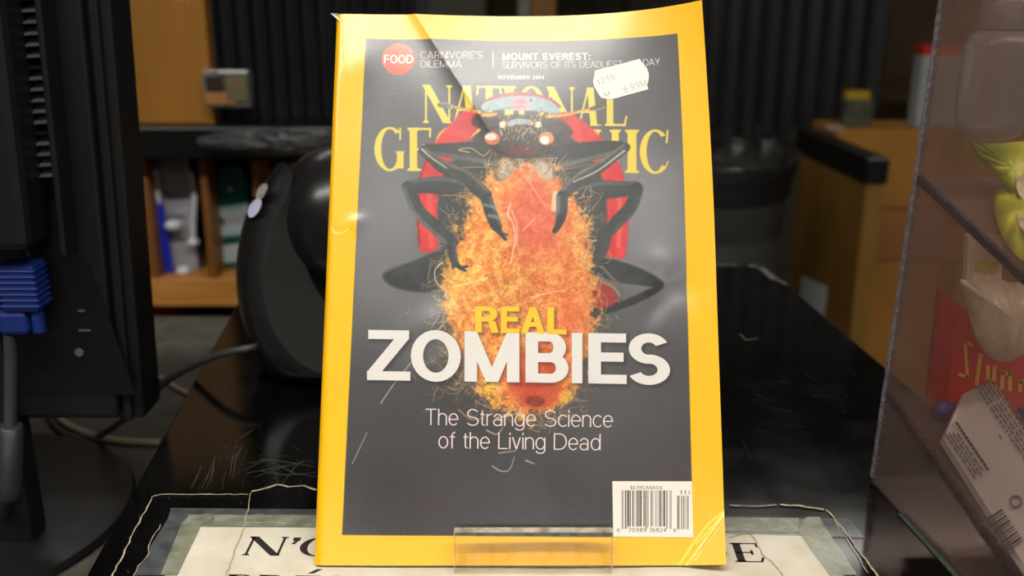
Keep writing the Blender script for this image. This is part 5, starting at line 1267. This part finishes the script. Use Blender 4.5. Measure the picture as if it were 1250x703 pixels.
quadline(mb, [(1197, 433), (1192, 470)], 5, CY2 - .0004); quadline(mb, [(1206, 447), (1206, 466), (1213, 468), (1214, 448)], 5, CY2 - .0004)
quadline(mb, [(1223, 474), (1224, 455), (1233, 456), (1233, 476)], 5, CY2 - .0004); quadline(mb, [(1245, 477), (1246, 466), (1256, 467)], 5, CY2 - .0004)
mb.build('lettering', m_yl, rc)
# --- whitish candy bag
m_wbag = mat('milky_bag_film', (206, 190, 168), rgb2=(232, 216, 192), rough=.35, scale=60, stretch=(3, 1, .6), bump=.5, bscale=90, bdist=.004, coat=.4)
CY3 = .408
wb = thing('white_candy_bag', 'milky white bag of sweets in front of the red carton', 'bag', at_y(1225, 440, CY3))
outl2 = [(1177, 352), (1172, 344), (1178, 340), (1185, 347), (1200, 340), (1212, 346), (1222, 338), (1234, 348), (1248, 345), (1262, 350), (1275, 352), (1272, 385), (1262, 412), (1248, 430), (1232, 440), (1216, 442), (1202, 432), (1192, 412), (1186, 390), (1180, 368)]
fr = [at_y(x, y, CY3) for x, y in outl2]; cen = sum(fr) / len(fr)
mb = MB(); rows = []
for s_, dy in [(q_, -.014 * math.sqrt(1 - q_ * q_)) for q_ in (1, .985, .95, .88, .76, .6, .4, .2, .01)]: rows.append([cen + (p - cen) * s_ + np.array([0, dy, 0]) for p in fr])
rb = [[cen + (p - cen) * s_ + np.array([0, dy, 0]) for p in fr] for s_, dy in ((1.0, 0), (.97, .004), (.85, .007), (.5, .010), (.01, .011))]
def closeloft(rows):
    k = len(rows[0]); vs = [p for r in rows for p in r]; return MB().add(vs, [(a * k + i, a * k + (i + 1) % k, (a + 1) * k + (i + 1) % k, (a + 1) * k + i) for a in range(len(rows) - 1) for i in range(k)])
q = closeloft(rows); q2_ = closeloft([r for r in rb]); q.add(q2_.v, [f[::-1] for f in q2_.f]); q.build('pouch', m_wbag, wb, smooth=True, sub=1, ang=3.0)
m_ylab = mat('yellow_bag_label', (190, 176, 60), rough=.5)
MB().prism([at_y(x, y, CY3 + .004) for x, y in ((1180, 350), (1182, 288), (1198, 286), (1226, 290), (1222, 345))], (0, .004, 0)).build('header', m_wbag, wb)
MB().prism([at_y(x, y, CY3 + .0035) for x, y in ((1190, 330), (1191, 319), (1219, 319), (1216, 332))], (0, .0004, 0)).build('yellow_label', m_ylab, wb)
# --- green packets on the upper shelf
def on_shelf(px, py):
    r = ray(px, py); z1_ = .1548 * HC / .245 + TH + .0015; t_ = (HC - z1_ + sl * AY) / (sl * r[1] - r[2]); return CAM + r * t_
m_gp = mat('green_yellow_packet', (132, 150, 30), rgb2=(196, 190, 60), rough=.4, scale=70, detail=3, bump=.5, bscale=80, bdist=.004); m_gw = mat('packet_pale_print', (196, 186, 150), rgb2=(150, 124, 100), rough=.5, scale=120)
for k, (pts, yy, lab, wpts) in enumerate((([(1179, 162), (1190, 173), (1210, 176), (1250, 172), (1290, 170), (1290, 262), (1250, 262), (1237, 240), (1219, 216), (1198, 196), (1183, 178)], .425, 'green and yellow snack packet on the upper acrylic shelf', [(1222, 218), (1262, 195), (1290, 200), (1290, 255), (1252, 258)]),
                             ([(1210, 236), (1222, 230), (1240, 246), (1290, 262), (1290, 345), (1250, 322), (1226, 296), (1216, 270)], .412, 'green snack packet sliding below the upper one against the shelf', [(1236, 262), (1290, 290), (1290, 335), (1236, 300)]))):
    t = thing('snack_packet', lab, 'packet', at_y(pts[0][0] + 40, pts[0][1] + 50, yy), 'green snack packets on the acrylic shelves')
    fr = [(at_y(x, y, .430 - .026 * (y - 162) / 100) if k == 0 else on_shelf(x, y)) for x, y in smoothpoly(pts, 2)]; cen = sum(fr) / len(fr)
    dv_ = np.array([0, -1.0, .0]) if k == 0 else np.array([0, -.25, 1.0])
    rows = [[cen + (p - cen) * s_ + dv_ * -(dy + (.0012 * math.sin(i_ * 1.7) * s_ if s_ < 1 else 0)) for i_, p in enumerate(fr)] for s_, dy in [(q_, -.007 * math.sqrt(1 - q_ * q_)) for q_ in (1, .98, .93, .82, .65, .45, .2, .01)]]
    q = closeloft(rows); r2 = closeloft([[cen + (p - cen) * s_ - dv_ * dy for p in fr] for s_, dy in ((1.0, 0), (.7, .0008), (.05, .001))]); q.add(r2.v, [f[::-1] for f in r2.f]); q.build('foil_body', m_gp, t, smooth=True, ang=3.0)
    MB().prism([(at_y(x, y, .430 - .026 * (y - 162) / 100) if k == 0 else on_shelf(x, y)) + dv_ * (.0076 if k == 0 else .0068) for x, y in smoothpoly(wpts, 2)], -dv_ * .0015).build('pale_print', m_gw, t)
# --- jar shape added for a vague reflection-like form
jr = thing('reflection_jar', 'grey jar shape standing in for a reflection-like form above the green packets', 'jar', at_y(1205, 172, .418))
jc = at_y(1206, 172, .418); m_jar = mat('reflection_jar_plastic', (124, 120, 118), rough=.3, rgb2=(150, 144, 140), scale=30, alpha=.5)
MB().lathe(jc, [(.0001, 0), (.005, .0003), (.009, .0014), (.0120, .0036), (.0138, .0068), (.0145, .011), (.0146, .036), (.0140, .040), (.0125, .043), (.0105, .045), (.009, .046)], 48).build('jar_body', m_jar, jr, smooth=True, ang=3.0)
MB().lathe(jc + np.array([0, 0, .046]), [(.0105, 0), (.0105, .010), (.009, .012)], 32).build('jar_lid', m_jar, jr, smooth=True)
# --- foil packet with small print and barcode
m_foil = mat('white_packet_film', (176, 172, 166), rough=.35, rgb2=(160, 156, 150), scale=20, bump=.3, bscale=30, bdist=.004, coat=.3); m_sm = mat('small_print_grey', (92, 90, 88), rough=.6, var=.2, scale=400); m_smb = mat('packet_black_ink', (40, 38, 38), rough=.6)
FY = .34
fp = thing('printed_packet', 'white printed sweet packet with a barcode leaning on the middle sloping shelf', 'packet', at_t(1200, 690, .36))
A0 = at_t(1182, 462, .435); A1 = at_t(1204, 450, .432); B0_ = at_t(1147, 540, .444); C1 = at_t(1252, 706, .3745); D1 = at_t(1330, 640, .385); E1 = at_t(1238, 505, .425)
nrm = np.cross(B0_ - C1, D1 - C1); nrm /= np.linalg.norm(nrm)
def onpl(px, py): r = ray(px, py); return CAM + r * (np.dot(C1 - CAM, nrm) / np.dot(r, nrm))
A0, A1, E1 = onpl(1182, 462), onpl(1204, 450), onpl(1238, 505)
PP = [A0, B0_, C1, D1, E1, A1]
if nrm[1] > 0: nrm = -nrm
cen = sum(PP) / 6
def subdiv(pp, n=4): return [pp[i] + (pp[(i + 1) % len(pp)] - pp[i]) * k / n for i in range(len(pp)) for k in range(n)]
fr = subdiv(PP)
q = closeloft([[cen + (p - cen) * s_ + nrm * dd for p in fr] for s_, dd in ((1, 0), (.93, .0025), (.6, .004), (.02, .0045))]); q2_ = closeloft([[cen + (p - cen) * s_ - nrm * dd for p in fr] for s_, dd in ((1, 0), (.8, .0006), (.02, .001))])
q.add(q2_.v, q2_.f); q.build('foil_body', m_foil, fp, smooth=True)
# plane through the front of the packet: photo point -> packet surface
def on_pack(px, py, lift=.0052):
    r = ray(px, py); o = cen + nrm * lift; t = np.dot(o - CAM, nrm) / np.dot(r, nrm); return CAM + r * t
def pk_quad(mb, pts):
    q = [on_pack(*p) for p in pts]; n_ = np.cross(q[1] - q[0], q[2] - q[0])
    if np.dot(n_, nrm) < 0: q = q[::-1]
    mb.add(q, [tuple(range(len(q)))])
D_ = np.array([.56, .83])          # direction down the packet in the photo
Nn = np.array([.83, -.56])
def strip(mb, s, a, b_, w):
    s = np.array(s, float); p = s + D_ * a; q = s + D_ * b_; pk_quad(mb, [p, q, q + Nn * w, p + Nn * w])
random.seed(12); mb = MB()
for r_ in range(6):                                  # columns of tiny words running down the packet
    s = np.array([1186, 470]) + Nn * (3 + r_ * 4.6); a = 2 + r_ * 3
    while a < 172:
        L = random.uniform(3, 11); strip(mb, s, a, a + L, 2.2); a += L + random.uniform(1.5, 3)
for r_ in range(4):
    s = np.array([1150, 528]) + Nn * (1 + r_ * 4.2) ; a = 2 + r_ * 3
    while a < 66:
        L = random.uniform(3, 10); strip(mb, s, a, a + L, 2.3); a += L + random.uniform(1.5, 3)
mb.build('small_print', m_sm, fp)
mb = MB(); s = np.array([1166, 516]); a = 0
while a < 68:
    L = random.uniform(2, 6); strip(mb, s, a, a + L, 2.8); a += L + 1
for w_, a0 in ((3, 0), (1.4, 5), (2.4, 9), (1.2, 13), (3.2, 16), (1.2, 21), (2, 25), (1.2, 29), (2.6, 33), (1.2, 38), (3, 41), (1.2, 46)):
    s = np.array([1203, 634]) + D_ * a0; pk_quad(mb, [s, s + D_ * w_, s + D_ * w_ + Nn * 24, s + Nn * 24])
mb.build('barcode', m_smb, fp)
mb = MB()
for i in range(18):
    a0, a1 = 2 * math.pi * i / 18, 2 * math.pi * (i + 1) / 18; c0 = np.array([1240, 612])
    pk_quad(mb, [c0 + 8 * np.array([math.cos(a0), math.sin(a0)]), c0 + 8 * np.array([math.cos(a1), math.sin(a1)]), c0 + 5.5 * np.array([math.cos(a1), math.sin(a1)]), c0 + 5.5 * np.array([math.cos(a0), math.sin(a0)])])
mb.build('round_mark', m_sm, fp)
MB().tube([A1 + np.array([0, 0, -.001]), onpl(1208, 444), onpl(1212, 437)], [.0012, .0007, .0004], 8).build('twisted_tip', mat('red_twist', (120, 50, 40), rough=.5), fp, smooth=True)
# --- purple wrapped sweets
m_pur = mat('purple_wrapper', (58, 40, 92), rgb2=(92, 70, 130), rough=.3, scale=200, bump=.6, bscale=150, bdist=.004)
for c_, r_, yy, lab in (((1153, 502), .0055, .425, 'purple wrapped sweet left of the white packet'), ((1243, 496), .0100, .432, 'larger purple wrapped sweet right of the white packet')):
    p = at_y(*c_, yy); tag(crumple(p, (r_, r_ * .8, r_), int(c_[0]), .25).build('wrapped_sweet', m_pur, None, smooth=True), lab, 'sweet', 'purple wrapped sweets in the display')

for o in list(bpy.data.objects):
    if '_o' in o: del o['_o']
